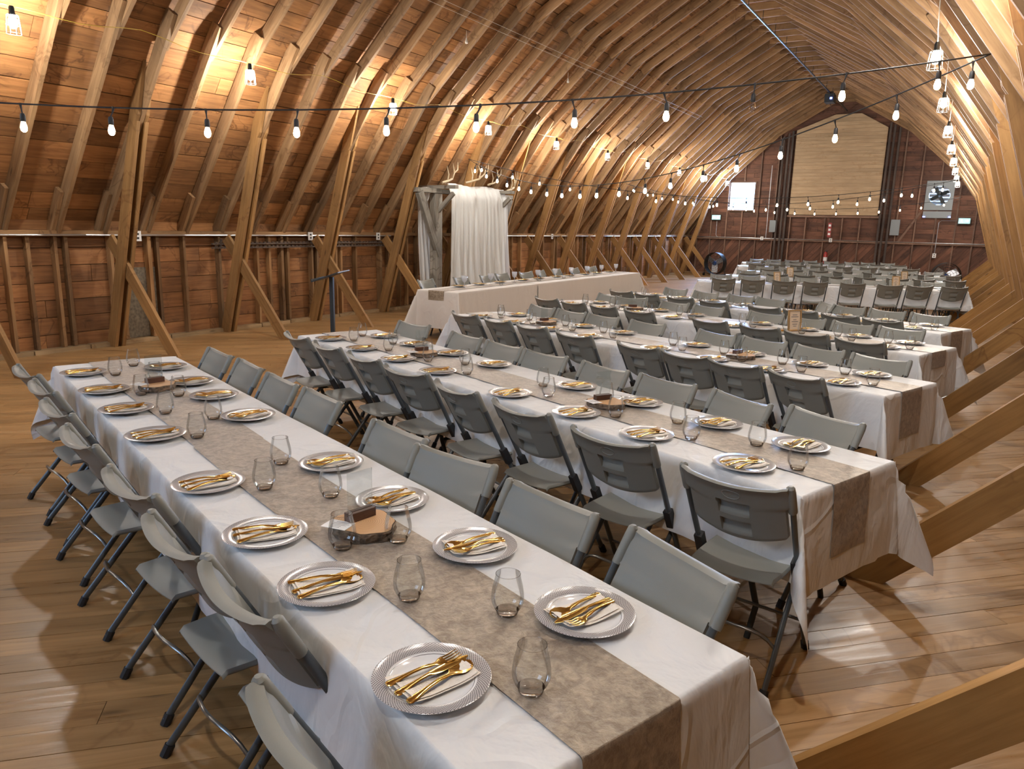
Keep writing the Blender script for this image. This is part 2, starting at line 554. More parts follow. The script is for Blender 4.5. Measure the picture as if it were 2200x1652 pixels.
def offset_prof(d):
    """profile pushed outwards by d"""
    out = []
    n = len(PROF)
    nor = []
    for i in range(n - 1):
        dx, dz = PROF[i + 1][0] - PROF[i][0], PROF[i + 1][1] - PROF[i][1]
        l = hypot(dx, dz)
        nor.append((-dz / l, dx / l))
    for i in range(n):
        if i == 0: nx, nz = nor[0]; k = 1
        elif i == n - 1: nx, nz = nor[-1]; k = 1
        else:
            nx, nz = nor[i - 1][0] + nor[i][0], nor[i - 1][1] + nor[i][1]
            l = hypot(nx, nz); nx, nz = nx / l, nz / l
            k = 1 / (nx * nor[i][0] + nz * nor[i][1])
        out.append((PROF[i][0] + nx * d * k, PROF[i][1] + nz * d * k))
    # last point carried on to the ridge
    (x0, z0), (x1, z1) = out[-2], out[-1]
    s = (z1 - z0) / (x1 - x0)
    out[-1] = (XR, z0 + s * (XR - x0))
    return out


OUT = offset_prof(RD + .003)                 # where the roof boards start
SH = offset_prof(RD + .05)


def roof_x(z, prof=None):
    """left x of the roof line at height z"""
    P = prof or OUT
    if z <= P[0][1]: return XL
    for (x0, z0), (x1, z1) in zip(P, P[1:]):
        if z <= z1: return x0 + (x1 - x0) * (z - z0) / (z1 - z0)
    return XR


def under_z(x):
    if x > XR: x = mir(x)
    for (x0, z0), (x1, z1) in zip(PROF, PROF[1:]):
        if x <= x1: return z0 + (z1 - z0) * (x - x0) / (x1 - x0)
    return PROF[-1][1]


# ---- floor: sub-floor slab, diagonal boards
fl = MB().box(XL - .15, XRW + .15, YN - .2, YF + .2, -.12, -.026).build('floor', M['shell'])
setp(fl, kind='structure', label='wooden plank floor laid diagonally across the loft')
ang = rad(45.5)
du, dv = V((cos(ang), sin(ang), 0)), V((-sin(ang), cos(ang), 0))
PW = .133
planks = []
corners = [V((x, y, 0)) for x in (XL, XRW) for y in (YN, YF)]
vmin = min(c.dot(dv) for c in corners); vmax = max(c.dot(dv) for c in corners)
v = vmin
while v < vmax:
    vc = v + PW / 2
    # range of u inside the room along this course
    lo, hi = -1e9, 1e9
    for (d_, a_, b_) in ((0, XL, XRW), (1, YN, YF)):
        k, o_ = du[d_], dv[d_] * vc
        t0, t1 = (a_ - o_) / k, (b_ - o_) / k
        lo, hi = max(lo, min(t0, t1)), min(hi, max(t0, t1))
    if hi - lo > .1:
        u = lo - random.uniform(0, 2.5) if hi - lo > 3 else lo
        while u < hi:
            l_ = random.uniform(2.6, 4.9)
            a_, b_ = max(u, lo), min(u + l_, hi)
            if b_ - a_ > .05: planks.append((a_, b_, vc))
            u += l_
    v += PW
def plank_key(p):
    c = du * ((p[0] + p[1]) / 2) + dv * p[2]
    d = c - V((0, 0, 0))
    f = V((-.514, .857, 0))
    dep = d.dot(f)
    side = abs(d.dot(V((.857, .514, 0))))
    return d.length + (20 if dep < 0 or side > dep * .9 + 1.5 else 0)
planks.sort(key=plank_key)
rest = MB()
for i, (a_, b_, vc) in enumerate(planks):
    mb = MB() if i < 299 else rest
    c = du * ((a_ + b_) / 2) + dv * vc
    mb.obox((c.x, c.y, -.013 + random.uniform(-.0008, .0008)), [du, dv, V((0, 0, 1))],
            [(b_ - a_) / 2 - .0012, PW / 2 - random.choice([.0008, .0012, .0018]), .013])
    if i < 299: mb.build('plank', M['floor'], fl)
o = rest.build('planks', M['floor'], fl); o['kind'] = 'stuff'

# ---- roof: shell, boards, rafters
sh = MB()
SH.insert(0, (XL - .10, 1.35))
pts = SH + [(mir(x), z) for x, z in reversed(SH[:-1])]
sh.grid(lambda i, j: (pts[i][0], (YN - .25, YF + .25)[j], pts[i][1]), len(pts), 2)
ceil = sh.build('ceiling', M['shell'])
setp(ceil, kind='structure', label='curved barn roof of rafters and dark boards')


def roof_boards(side):
    rows = []
    for i in range(3):
        (x0, z0), (x1, z1) = OUT[i], OUT[i + 1]
        L_ = hypot(x1 - x0, z1 - z0)
        n = round(L_ / .235)
        a = V((x1 - x0, 0, z1 - z0)).normalized()
        nn = V((-a.z, 0, a.x))
        for k in range(n):
            s_ = (k + .5) * L_ / n
            rows.append((V((x0, 0, z0)) + a * s_ + nn * .0105, a, nn, L_ / n))
    rows.insert(0, (V((XL - .012, 0, 1.66)), V((0, 0, 1)), V((-1, 0, 0)), .24))
    rest = MB(); parts = 0
    for c, a, nn, w in rows:
        y = YN - random.uniform(0, 3)
        while y < YF:
            l_ = random.choice([3.69, 4.305, 4.92])
            y0, y1 = max(y, YN - .05), min(y + l_, YF + .1)
            y += l_
            if y1 - y0 < .05: continue
            ok = (side == 0 and y1 > 1.0) or (side == 1 and y1 > 3 and y0 < 14 and c.z > 3.0)
            cc = V((c.x, (y0 + y1) / 2, c.z)); aa, n2 = a.copy(), nn.copy()
            if side: cc.x = mir(cc.x); aa.x = -aa.x; n2.x = -n2.x
            mb = MB() if ok and parts < 190 + side * 0 and not (side and parts >= 100) else rest
            mb.obox(cc + n2 * random.uniform(0, .004), [V((0, 1, 0)), aa, n2],
                    [(y1 - y0) / 2 - .003, w / 2 - random.choice([.003, .005, .008]), .0105])
            if mb is not rest:
                mb.build('plank', M['roofboard'], ceil); parts += 1
    o = rest.build('planks', M['roofboard'], ceil); o['kind'] = 'stuff'


roof_boards(0)
roof_boards(1)


def rafter_mesh(side):
    mb = MB()
    P = PROF
    for i in range(3):
        p0, p1 = V((P[i][0], 0, P[i][1])), V((P[i + 1][0], 0, P[i + 1][1]))
        a = (p1 - p0).normalized()
        nn = V((-a.z, 0, a.x))
        e0 = .02 if i == 0 else .20
        e1 = .26 if i < 2 else .03
        yo = (0, .052, 0)[i]
        dd = RD - .02 if i != 1 else RD - .035
        q0, q1 = p0 - a * e0 + nn * (dd / 2), p1 + a * e1 + nn * (dd / 2)
        q0.y = q1.y = yo
        if side: q0.x, q1.x = mir(q0.x), mir(q1.x)
        mb.beam(q0, q1, dd, .048)
    # short eave block sistered on the foot
    a = V((.45, 0, .72)).normalized()
    q0 = V((P[0][0] - .10, -.052, P[0][1] + .02)); q1 = q0 + a * .62
    if side: q0.x, q1.x = mir(q0.x), mir(q1.x)
    mb.beam(q0, q1, .13, .045)
    return mb.mesh('rafter', M['rafter'])


rm = (rafter_mesh(0), rafter_mesh(1))
tie = MB().box(PROF[-1][0] - .22, mir(PROF[-1][0]) + .22, -.024, .024, PROF[-1][1] - .02, PROF[-1][1] + .12).mesh('collar_tie', M['rafter'])
y = RY0 - 15 * RSP
while y < YF - .05:
    for s_ in (0, 1):
        o = link('rafter', rm[s_], ceil, (random.uniform(-.012, .012), y + random.uniform(-.012, .012), random.uniform(-.01, .01)))
    link('collar_tie', tie, ceil, (0, y - .05, 0))
    y += RSP
# hay track pipe hanging under the ridge, with its hangers
mb = MB().tube([(XR, YN + .1, 6.20), (XR, YF - .1, 6.20)], .022, 6)
mb.build('track_rail', M['black'], ceil)
yy = RY0 - 15 * RSP
mb = MB()
while yy < YF - .3:
    mb.tube([(XR, yy, 6.2), (XR, yy, 6.5)], .006, 4)
    yy += RSP * 2
mb.build('rail_hangers', M['black'], ceil)['kind'] = 'stuff'
# broken hatch near the ridge on the right slope: loose dark boards
mb = MB()
for k in range(5):
    q = V((mir(-5.2) + random.uniform(-.3, .3), 9.6 + k * .35, 6.0 - random.uniform(0, .25)))
    d = V((random.uniform(-.4, .5), random.uniform(.3, .9), random.uniform(-.15, .1))).normalized()
    mb.beam(q, q + d * random.uniform(.5, 1.0), .14, .02, V((0, 0, 1)))
mb.build('loose_boards', M['darkwood'], ceil)


def side_wall(side):
    name = ('wall_left', 'wall_right')[side]
    f = (lambda x: x) if side == 0 else mir
    def bx(mb, x0, x1, *a, **k):
        x0, x1 = f(x0), f(x1)
        return mb.box(min(x0, x1), max(x0, x1), *a, **k)
    w = bx(MB(), XL - .08, XL - .03, YN - .2, YF + .2, -.1, 1.62).build(name, M['shell'])
    setp(w, kind='structure', label=('low boarded wall with studs, left of the tables', 'low boarded wall behind the right-hand braces')[side])
    n = 7
    h = 1.56 / n
    rest = MB(); cnt = 0
    for k in range(n):
        y = YN - random.uniform(0, 2.5)
        while y < YF:
            l_ = random.choice([2.46, 3.075, 3.69])
            y0, y1 = max(y, YN), min(y + l_, YF)
            y += l_
            if y1 - y0 < .05: continue
            t = random.uniform(0, .006)
            mb = MB() if y1 > 1 and cnt < 80 and side == 0 else rest
            bx(mb, XL - .026 - t, XL - t, y0 + .003, y1 - .003, k * h + .004, (k + 1) * h - .004, along=1)
            if mb is not rest: mb.build('plank', M['wallboard'], w); cnt += 1
    o = rest.build('planks', M['wallboard'], w); o['kind'] = 'stuff'
    # studs
    y = RY0 - 15 * RSP
    k = 0
    while y < YF - .1:
        t = .04 if random.random() < .7 else .055
        yy = y + random.uniform(-.09, .09)
        mb = MB()
        bx(mb, XL + .002, XL + .10, yy - t / 2, yy + t / 2, .06, 1.50, along=2)
        mb.build('stud', M['stud'], w)
        if side == 0 and random.random() < .4:
            mb = MB()
            y2 = yy + random.choice([.14, .2, .26])
            bx(mb, XL + .002, XL + .085, y2 - .022, y2 + .022, .06, 1.50, along=2)
            mb.build('stud', M['stud'], w)
        y += RSP
        k += 1
    # plates
    mb = bx(MB(), XL + .002, XL + .13, YN, YF, 1.50, 1.56, along=1)
    mb.build('top_plate', M['stud'], w)
    y = YN
    while y < YF:
        l_ = random.uniform(.55, 1.85)
        mb = bx(MB(), XL + .002, XL + .125, y + .01, min(y + l_, YF) - .01, .0, .055, along=1)
        mb.build('sill_plate', M['sill'], w)
        y += l_
    return w


wl = side_wall(0)
wr = side_wall(1)


# ---- gable walls
def clip(poly, a, b, c):
    """keep a*x + b*z <= c"""
    out = []
    for i in range(len(poly)):
        p, q = poly[i], poly[(i + 1) % len(poly)]
        dp, dq = a * p[0] + b * p[1] - c, a * q[0] + b * q[1] - c
        if dp <= 0: out.append(p)
        if dp * dq < 0:
            t = dp / (dp - dq)
            out.append((p[0] + (q[0] - p[0]) * t, p[1] + (q[1] - p[1]) * t))
    return out


def prism(mb, poly, y0, y1, a, mi=0):
    """poly in x,z extruded from y0 to y1; grain direction a (x,z)"""
    n = len(poly)
    if n < 3: return
    o = (random.uniform(0, 40), random.uniform(0, 40), random.uniform(0, 40))
    g = lambda p, y: (p[0] * a[0] + p[1] * a[1] + o[0], -p[0] * a[1] + p[1] * a[0] + o[1], y - y0 + o[2])
    vs = [(p[0], y0, p[1]) for p in poly] + [(p[0], y1, p[1]) for p in poly]
    gs = [g(p, y0) for p in poly] + [g(p, y1) for p in poly]
    fs = [tuple(range(n)), tuple(reversed(range(n, 2 * n)))] + [(i, i + n, (i + 1) % n + n, (i + 1) % n) for i in range(n)]
    mb.add(vs, fs, gs, mi)


def roof_clip(poly):
    for s_ in (0, 1):
        for (x0, z0), (x1, z1) in zip(OUT, OUT[1:]):
            # inside is below/right of the left slope
            nx, nz = -(z1 - z0), (x1 - x0)
            if s_: poly = clip(poly, -nx, nz, -nx * mir(x0) + nz * z0)
            else: poly = clip(poly, nx, nz, nx * x0 + nz * z0)
            if len(poly) < 3: return []
    poly = clip(poly, -1, 0, -XL)
    poly = clip(poly, 1, 0, XRW)
    return poly


WIN = (-8.43, -7.48, 2.60, 3.66)
FAN = (-1.42, -.62, 2.72, 3.60)
PAN = [(-6.08, 2.44), (-2.93, 2.44), (-2.93, 5.55), (-3.86, 6.08), (-4.75, 6.08), (-6.08, 5.57)]


def rect(x0, x1, z0, z1): return [(x0, z0), (x1, z0), (x1, z1), (x0, z1)]


wf = MB()
# shell with the two openings left free
def shell_rects(mb, holes, y0, y1):
    xs = sorted({XL - .3, XRW + .3, *[h[0] for h in holes], *[h[1] for h in holes]})
    for a_, b_ in zip(xs, xs[1:]):
        hs = [h for h in holes if h[0] <= a_ + 1e-6 and h[1] >= b_ - 1e-6]
        z = -.1
        for h in sorted(hs, key=lambda t: t[2]):
            prism(mb, rect(a_, b_, z, h[2]), y0, y1, (1, 0)); z = h[3]
        prism(mb, rect(a_, b_, z, 7.4), y0, y1, (1, 0))
shell_rects(wf, [WIN, FAN], YF + .06, YF + .12)
wf = wf.build('wall_far', M['shell'])
setp(wf, kind='structure', label='dark brown boarded gable wall at the far end of the loft')
# horizontal boards above the girt
rows = 31
hz = (6.75 - 1.47) / rows
for k in range(rows):
    z0, z1 = 1.47 + k * hz + .003, 1.47 + (k + 1) * hz - .003
    x = XL - random.uniform(0, 2)
    while x < XRW:
        l_ = random.uniform(2.6, 4.2)
        a_, b_ = x + .003, x + l_ - .003
        x += l_
        segs = [(a_, b_)]
        for h in (WIN, FAN):
            if z1 > h[2] and z0 < h[3]:
                ns = []
                for s0, s1 in segs:
                    if s0 < h[0]: ns.append((s0, min(s1, h[0])))
                    if s1 > h[1]: ns.append((max(s0, h[1]), s1))
                segs = [t for t in ns if t[1] - t[0] > .02]
        for s0, s1 in segs:
            # hidden behind the pale door panel
            if s0 > -6.0 and s1 < -3.0 and 2.6 < z0 < 5.3: continue
            p = roof_clip(rect(s0, s1, z0, z1))
            if len(p) >= 3:
                mb = MB(); t = random.uniform(0, .006)
                prism(mb, p, YF + .004 + t, YF + .03 + t, (1, 0))
                mb.build('plank', M['farboard'], wf)
# diagonal boards below
dd = (cos(rad(50)), sin(rad(50)))
k = -10
while k < 90:
    off = k * .20
    # strip across x: line through (XL+off, 0)
    nx, nz = -dd[1], dd[0]
    c0 = nx * (XL + off) + nz * 0
    p = rect(XL, XRW, 0.0, 1.465)
    p = clip(p, nx, nz, c0 - .003)
    p = clip(p, -nx, -nz, -(c0 - .20 * dd[1] + .003))
    if len(p) >= 3:
        mb = MB(); t = random.uniform(0, .005)
        prism(mb, p, YF + .004 + t, YF + .03 + t, dd)
        mb.build('plank', M['farboard'], wf)
    k += 1
# studs and girts
for x in [XL + .3 + i * .62 for i in range(18)]:
    if x > XRW - .1: break
    top = (2.42 if -6.2 < x < -2.8 else 9)
    x_ = x + random.uniform(-.06, .06)
    zt = 6.6
    while zt > 1.6 and not (roof_x(zt) < x_ < mir(roof_x(zt))): zt -= .05
    zt = min(zt - .08, top)
    segs = [(.05, 1.42), (1.50, zt)]
    for s0, s1 in segs:
        cut = [(s0, s1)]
        for h in (WIN, FAN):
            if h[0] - .05 < x_ < h[1] + .05:
                cut = [(a_, min(b_, h[2] - .06)) for a_, b_ in cut if a_ < h[2]] + [(max(a_, h[3] + .06), b_) for a_, b_ in cut if b_ > h[3] + .1]
        for a_, b_ in cut:
            if b_ - a_ > .1:
                MB().box(x_ - .022, x_ + .022, YF - .10, YF + .002, a_, b_, along=2).build('stud', M['farstud'], wf)
MB().box(XL + .02, XRW - .02, YF - .13, YF - .005, 1.425, 1.495).build('girt', M['farstud'], wf)
MB().box(-6.2, -2.8, YF - .12, YF - .005, 2.34, 2.42).build('girt', M['farstud'], wf)
MB().box(XL + .02, XRW - .02, YF - .12, YF - .005, .0, .055).build('sill_plate', M['farstud'], wf)
# leaning stay beside the right track
MB().beam((-2.15, YF - .12, 1.5), (-1.55, YF - .12, 2.55), .07, .03).build('stay', M['farstud'], wf)
# dark door-track posts either side of the pale panel
for x in (-6.32, -6.18, -6.50, -2.84, -2.70, -2.52):
    z1 = under_z(x) - .02
    MB().box(x - .035, x + .035, YF - .20, YF - .11, .0, z1, along=2).build('track_post', M['darkwood'], wf)
# window
wd = MB()
for (x0, x1, z0, z1) in ((WIN[0] - .05, WIN[0], WIN[2] - .05, WIN[3] + .05), (WIN[1], WIN[1] + .05, WIN[2] - .05, WIN[3] + .05),
                         (WIN[0], WIN[1], WIN[2] - .05, WIN[2]), (WIN[0], WIN[1], WIN[3], WIN[3] + .05)):
    wd.box(x0, x1, YF - .03, YF + .09, z0, z1)
wd = wd.build('window_1', M['farstud'])
setp(wd, kind='structure', label='small bright window high in the far gable wall')
MB().box(WIN[0], WIN[1], YF + .05, YF + .056, WIN[2], WIN[3]).build('pane', M['pane'], wd)

# pale gable door panel of new boards
pd = MB()
prism(pd, PAN, YF - .075, YF - .07, (1, 0))
pd = pd.build('door_1', M['pale'])
setp(pd, kind='structure', label='tall pale boarded hay door filling the middle of the far gable')
zz = 2.44
while zz < 6.08:
    p = rect(-6.08, -2.93, zz + .002, min(zz + .128, 6.08))
    p = clip(p, (6.08 - 5.57), -(-4.75 + 6.08) * -1, (6.08 - 5.57) * -6.08 + (1.33) * 5.57) if False else p
    # sloping shoulders
    def sh_clip(q):
        q = clip(q, -(6.08 - 5.57), 1.33, -(6.08 - 5.57) * -6.08 + 1.33 * 5.57)
        return clip(q, (6.08 - 5.55), .93, (6.08 - 5.55) * -2.93 + .93 * 5.55)
    p = sh_clip(p)
    if len(p) >= 3:
        mb = MB(); t = random.uniform(0, .004)
        prism(mb, p, YF - .105 + t, YF - .076, (1, 0))
        mb.build('plank', M['pale'], pd)
    zz += .13

# near gable, behind the camera, with a daylight opening
wn = MB()
NW = (-6.1, -2.7, 2.9, 4.9)
xs = [XL - .3, NW[0], NW[1], XRW + .3]
prism(wn, rect(xs[0], xs[1], -.1, 7.4), YN - .08, YN, (1, 0))
prism(wn, rect(xs[2], xs[3], -.1, 7.4), YN - .08, YN, (1, 0))
prism(wn, rect(xs[1], xs[2], -.1, NW[2]), YN - .08, YN, (1, 0))
prism(wn, rect(xs[1], xs[2], NW[3], 7.4), YN - .08, YN, (1, 0))
wn = wn.build('wall_near', M['farboard'])
setp(wn, kind='structure', label='near gable wall behind the camera')

# ------------------------------------------------------------------ leaning posts with floor braces (one frame every third rafter)
ORD = ['first', 'second', 'third', 'fourth', 'fifth', 'sixth', 'seventh', 'eighth', 'ninth', 'tenth', 'eleventh', 'twelfth',
       'thirteenth', 'fourteenth', 'fifteenth', 'sixteenth', 'seventeenth', 'eighteenth', 'nineteenth', 'twentieth', 'twenty-first', 'twenty-second', 'twenty-third', 'twenty-fourth']


def bent_parts(side, root, bw=.15):
    f = (lambda p: V(p)) if side == 0 else (lambda p: V((mir(p[0]), p[1], p[2])))
    for yo in (-.055, .055):
        p0, p1 = V((-9.90, 0, -.1)), V((-8.725, 0, 3.65))
        a = (p1 - p0).normalized(); n = V((a.z, 0, -a.x)) * .085
        po = [(q.x, q.z) for q in (p0 - n, p0 + n, p1 + n, p1 - n)]
        po = clip(po, 0, -1, 0)
        (x0, z0), (x1, z1) = PROF[0], PROF[1]
        nx, nz = (z1 - z0), -(x1 - x0)
        k_ = nx * x0 + nz * z0
        po = clip(po, nx, nz, k_ + .004 * hypot(nx, nz)) if False else po
        # trim whatever would stick out inside the rafter above the joint
        up_ = clip(clip(po, 0, -1, -2.9), nx, nz, k_ + .02)
        lo_ = clip(po, 0, 1, 2.9)
        for q_ in (lo_, up_):
            if len(q_) < 3: continue
        mb = MB()
        for q_ in (lo_, up_):
            n_ = len(q_)
            X = [f((x_, 0, z_)) for x_, z_ in q_]
            vs = [(c.x, yo - .0225, c.z) for c in X] + [(c.x, yo + .0225, c.z) for c in X]
            gs = [((V((x_, 0, z_)) - p0).dot(a) + 7 * yo, (V((x_, 0, z_)) - p0).dot(n) * 11, w_) for w_ in (0, .045) for x_, z_ in q_]
            mb.add(vs, [tuple(range(n_)), tuple(reversed(range(n_, 2 * n_)))] + [(i, i + n_, (i + 1) % n_ + n_, (i + 1) % n_) for i in range(n_) if not (abs(q_[i][1] - 2.9) < 1e-6 and abs(q_[(i + 1) % n_][1] - 2.9) < 1e-6)], gs, rv=.4)
        mb.build('post', M['post'], root)
    mb = MB()
    # brace, foot cut flat on the floor
    a = V((-1.0, 0, 1.2 if side == 0 else 1.0)).normalized()
    n = V((a.z, 0, -a.x))
    w = .165
    top = V((-8.58, 0, 0)) + a * 1.9
    lo0 = V((-8.58, 0, 0)) + n * (w / 2); lo0 = lo0 + a * (-lo0.z / a.z)
    hi0 = V((-8.58, 0, 0)) - n * (w / 2); hi0 = hi0 + a * (-hi0.z / a.z)
    P = [lo0, hi0, top - n * (w / 2), top + n * (w / 2)]
    vs = [f((q.x, -.0225, q.z)) for q in P] + [f((q.x, .0225, q.z)) for q in P]
    gs = [((q - P[0]).dot(a) + 3, (q - P[0]).dot(n), 0) for q in P] + [((q - P[0]).dot(a) + 3, (q - P[0]).dot(n), .045) for q in P]
    mb.add(vs, [(0, 1, 2, 3), (7, 6, 5, 4), (0, 4, 5, 1), (1, 5, 6, 2), (2, 6, 7, 3), (3, 7, 4, 0)], gs)
    mb.build('brace', M['brace'] if side else M['post'], root)
    KIDS.setdefault(root.name, [])


protos = {}
for side in (0, 1):
    j = 0
    y = RY0 - RSP * 9
    while y < YF - .4:
        vis = (y > 4.5 if side == 0 else y > 1.5)
        seen = vis and (side == 1 or not (11.9 < y < 12.3))
        if side == 0:
            nm = ORD[max(j, 0)]
            lab = '%s double timber post with diagonal floor brace, counted along the left wall' % nm
            grp = 'timber posts with braces along the left wall'
        else:
            nm = ORD[max(j, 0)]
            lab = '%s diagonal timber brace and post from the camera on the right side' % nm
            grp = 'timber posts with braces along the right wall'
        if not vis:
            y += RSP * 3
            if side == 0 or y < 1.5: 
                pass
            # still stands outside the frame and shades the room
            if side not in protos:
                r = empty('timber_brace', (0, 0, 0)); bent_parts(side, r); protos[side] = r
                r.location = (0, y - RSP * 3, 0)
                setp(r, 'timber post with brace outside the %s edge, nearest the near gable' % ('left', 'right')[side], 'beam', grp)
            else:
                r = copy_tree(protos[side], (0, y - RSP * 3, 0))
                setp(r, 'timber brace whose foot just enters at the left edge, before the first whole post' if y > 5 else 'timber post with brace left of the picture, beside the near table', 'beam', grp)
            continue
        sh_ = {0: (-.12, .04), 1: (-.08, .04)}.get(j, (0, 0)) if side else (0, 0)
        r = copy_tree(protos[side], (sh_[0], y + sh_[1], 0))
        setp(r, lab, 'beam', grp)
        j += 1
        y += RSP * 3

# ------------------------------------------------------------------ left-wall services
def tubes(name, segs, r, mat, lab, cat, **k):
    mb = MB()
    for s_ in segs: mb.tube(s_, r, 8)
    o = mb.build(name, mat, None, smooth=40)
    return setp(o, lab, cat, **k)


XC = XL + .155
tubes('conduit', [[(XC, YN + .2, 1.50), (XC, 11.6, 1.50)], [(XC, 14.2, 1.50), (XC, YF - .2, 1.50)]], .013, M['conduit'],
      'long silver metal conduit running along the top of the left wall', 'pipe')
tubes('conduit', [[(XL + .3, YF - .15, 1.50), (XRW - .3, YF - .15, 1.50)]], .013, M['conduit'],
      'metal conduit running across the far gable wall below the windows', 'pipe')
tubes('conduit', [[(-8.86, YF - .16, 2.14), (-8.86, YF - .16, 1.60), (-8.83, YF - .16, 1.54), (-8.78, YF - .16, 1.51)]], .010, M['conduit'],
      'short conduit dropping from the left exit sign', 'pipe')
tubes('conduit', [[(-.38, YF - .16, 2.29), (-.85, YF - .16, 2.29), (-.92, YF - .16, 2.22), (-.92, YF - .16, 1.55), (-.92, YF - .16, 1.12)]], .010, M['conduit'],
      'bent conduit running from the right exit sign down the far wall', 'pipe')
tubes('conduit', [[(-6.86, YF - .15, 1.52), (-6.86, YF - .15, 4.3)]], .016, M['conduit'],
      'vertical conduit left of the pale door panel on the far wall', 'pipe')


def outlet(x, y, z, ry, lab, grp=None, sc=1.0):
    r = empty('electrical_outlet', (x, y, z), 0, label=lab, cat='outlet', group=grp)
    r.rotation_euler = (0, 0, ry)
    MB().box(-.0, .012, -.045 * sc, .045 * sc, -.06 * sc, .06 * sc).build('cover_plate', M['white_plastic'], r)
    for dz in (-.024 * sc, .024 * sc):
        MB().box(.0125, .015, -.015 * sc, .015 * sc, dz - .012 * sc, dz + .012 * sc).build('socket', M['dark_slot'], r)
    return r


for n_, yy in (('first', 6.22), ('second', 9.43), ('third', 11.2), ('fourth', 18.4)):
    outlet(XC + .016, yy, 1.49, 0, '%s white outlet box on the left-wall conduit, counting from the camera' % n_, 'outlets on the left conduit', 1.15)
for lab, x in (('left', -7.0), ('middle', -4.44)):
    outlet(x, YF - .172, 1.50, -pi / 2, 'white outlet box on the %s part of the far-wall conduit' % lab, 'outlets on the far conduit', 1.2)
outlet(-.92, YF - .172, 1.06, -pi / 2, 'white outlet box below the bent conduit on the far wall', None, 1.3)

# rusty toothed rails laid along the left wall
r = empty('barn_track_rails', (0, 0, 0), label='pair of long rusty toothed rails fixed along the left wall', cat='rail')
for zz in (1.31, 1.37):
    mb = MB().box(XL + .11, XL + .145, 7.45, 12.0, zz - .012, zz + .012, along=1)
    k = 0
    while 7.5 + k * .085 < 11.95:
        yy = 7.5 + k * .085
        mb.box(XL + .115, XL + .15, yy, yy + .04, zz + .012, zz + .03, along=1)
        k += 1
    mb.build('rail', M['rust'], r)
for yy in (7.6, 9.7, 11.7):
    MB().beam((XL + .105, yy, 1.26), (XL + .16, yy, 1.44), .03, .02).build('bracket', M['rust'], r)
o = MB().box(XL + .004, XL + .012, 6.02, 6.58, .06, 1.05).build('sheet_panel', M['patch'])
setp(o, 'grey sheet panel nailed between studs beside the first left brace', 'panel')

# ------------------------------------------------------------------ lectern
r = empty('lectern', (-7.25, 7.30, 0), rad(-62), label='black metal lectern with tilted tray standing before the left wall', cat='lectern')
MB().box(-.25, .25, -.20, .20, 0, .012).build('base', M['black'], r)
MB().box(-.03, .03, -.025, .025, .012, 1.02).build('pole', M['black'], r)
mb = MB()
mb.beam((0, -.19, .97), (0, .17, 1.10), .56, .014, V((0, 0, 1)))
mb.beam((-.28, -.19, .99), (.28, -.19, .99), .03, .01, V((0, 1, 0)))
mb.build('tray', M['black'], r)

# ------------------------------------------------------------------ wedding arch behind the head table
AX = -9.0
r = empty('rustic_arch', (AX, 13.0, 0), 0, label='weathered timber arch with braces standing behind the head table', cat='arch')
for s_ in (-1, 1):
    MB().beam((0, s_ * 1.05, 0), (0, s_ * 1.05, 2.33), .20, .16, V((1, 0, 0))).build('post', M['grey_wood'], r)
    MB().beam((.05, s_ * 1.02, 1.15), (.05, s_ * 1.64, 2.34), .15, .09, V((1, 0, 0))).build('brace', M['grey_wood'], r)
    MB().beam((.0, s_ * 1.05, 1.95), (.42, s_ * 1.05, 2.34), .08, .06, V((0, 1, 0))).build('brace', M['grey_wood'], r)
MB().box(-.07, .07, -1.7, 1.75, 2.34, 2.42, along=1).build('beam', M['grey_wood'], r)
for s_ in (-1.05, 1.05):
    MB().box(-.45, .50, s_ - .05, s_ + .05, 2.425, 2.49, along=0).build('beam', M['grey_wood'], r)


def drape(y0, y1, xo, ztop, zbot, seed, nf, name, lab, amp=.055, gather=0.0):
    rnd = random.Random(seed)
    ph = [rnd.uniform(0, 6.28) for _ in range(6)]
    nu, nv = 140, 22
    def fn(i, j):
        u, w = i / (nu - 1), j / (nv - 1)
        yy = y0 + (y1 - y0) * u
        fold = sin(u * nf * 6.28 + ph[0] + .9 * sin(u * 9 + ph[1]) + w * .8 * sin(u * 5 + ph[2])) \
            + .45 * sin(u * nf * 2.3 * 6.28 + ph[3]) + .6 * sin(u * 13 + w * 4 + ph[5]) * w
        x = AX + xo + amp * fold * (.35 + .65 * w) + .05 * sin(w * 3 + ph[4])
        yy += gather * (w ** 1.3) * (u - .35) + .03 * w * sin(w * 7 + u * 20)
        z = ztop + (zbot - ztop) * w
        if w < .08: x -= (.08 - w) / .08 * xo * .9; z = ztop
        return (x, yy, z + .015 * sin(u * 11 + ph[5]) * (w < .05))
    mb = MB().grid(fn, nu, nv)
    o = mb.build(name, M['tulle'], None, smooth=1)
    return setp(o, lab, 'curtain')


drape(12.1, 14.15, .30, 2.53, .03, 3, 9, 'tulle_drape', 'white tulle drape hanging from the front of the rustic arch', .05, .25)
drape(12.15, 14.1, .22, 2.515, .02, 8, 12, 'tulle_lining', 'second white tulle layer behind the front drape on the arch', .035, .1)
drape(11.75, 12.1, -.25, 2.44, .05, 5, 3, 'tulle_side_panel', 'grey-white tulle bunch hanging behind the left post of the arch', .05)


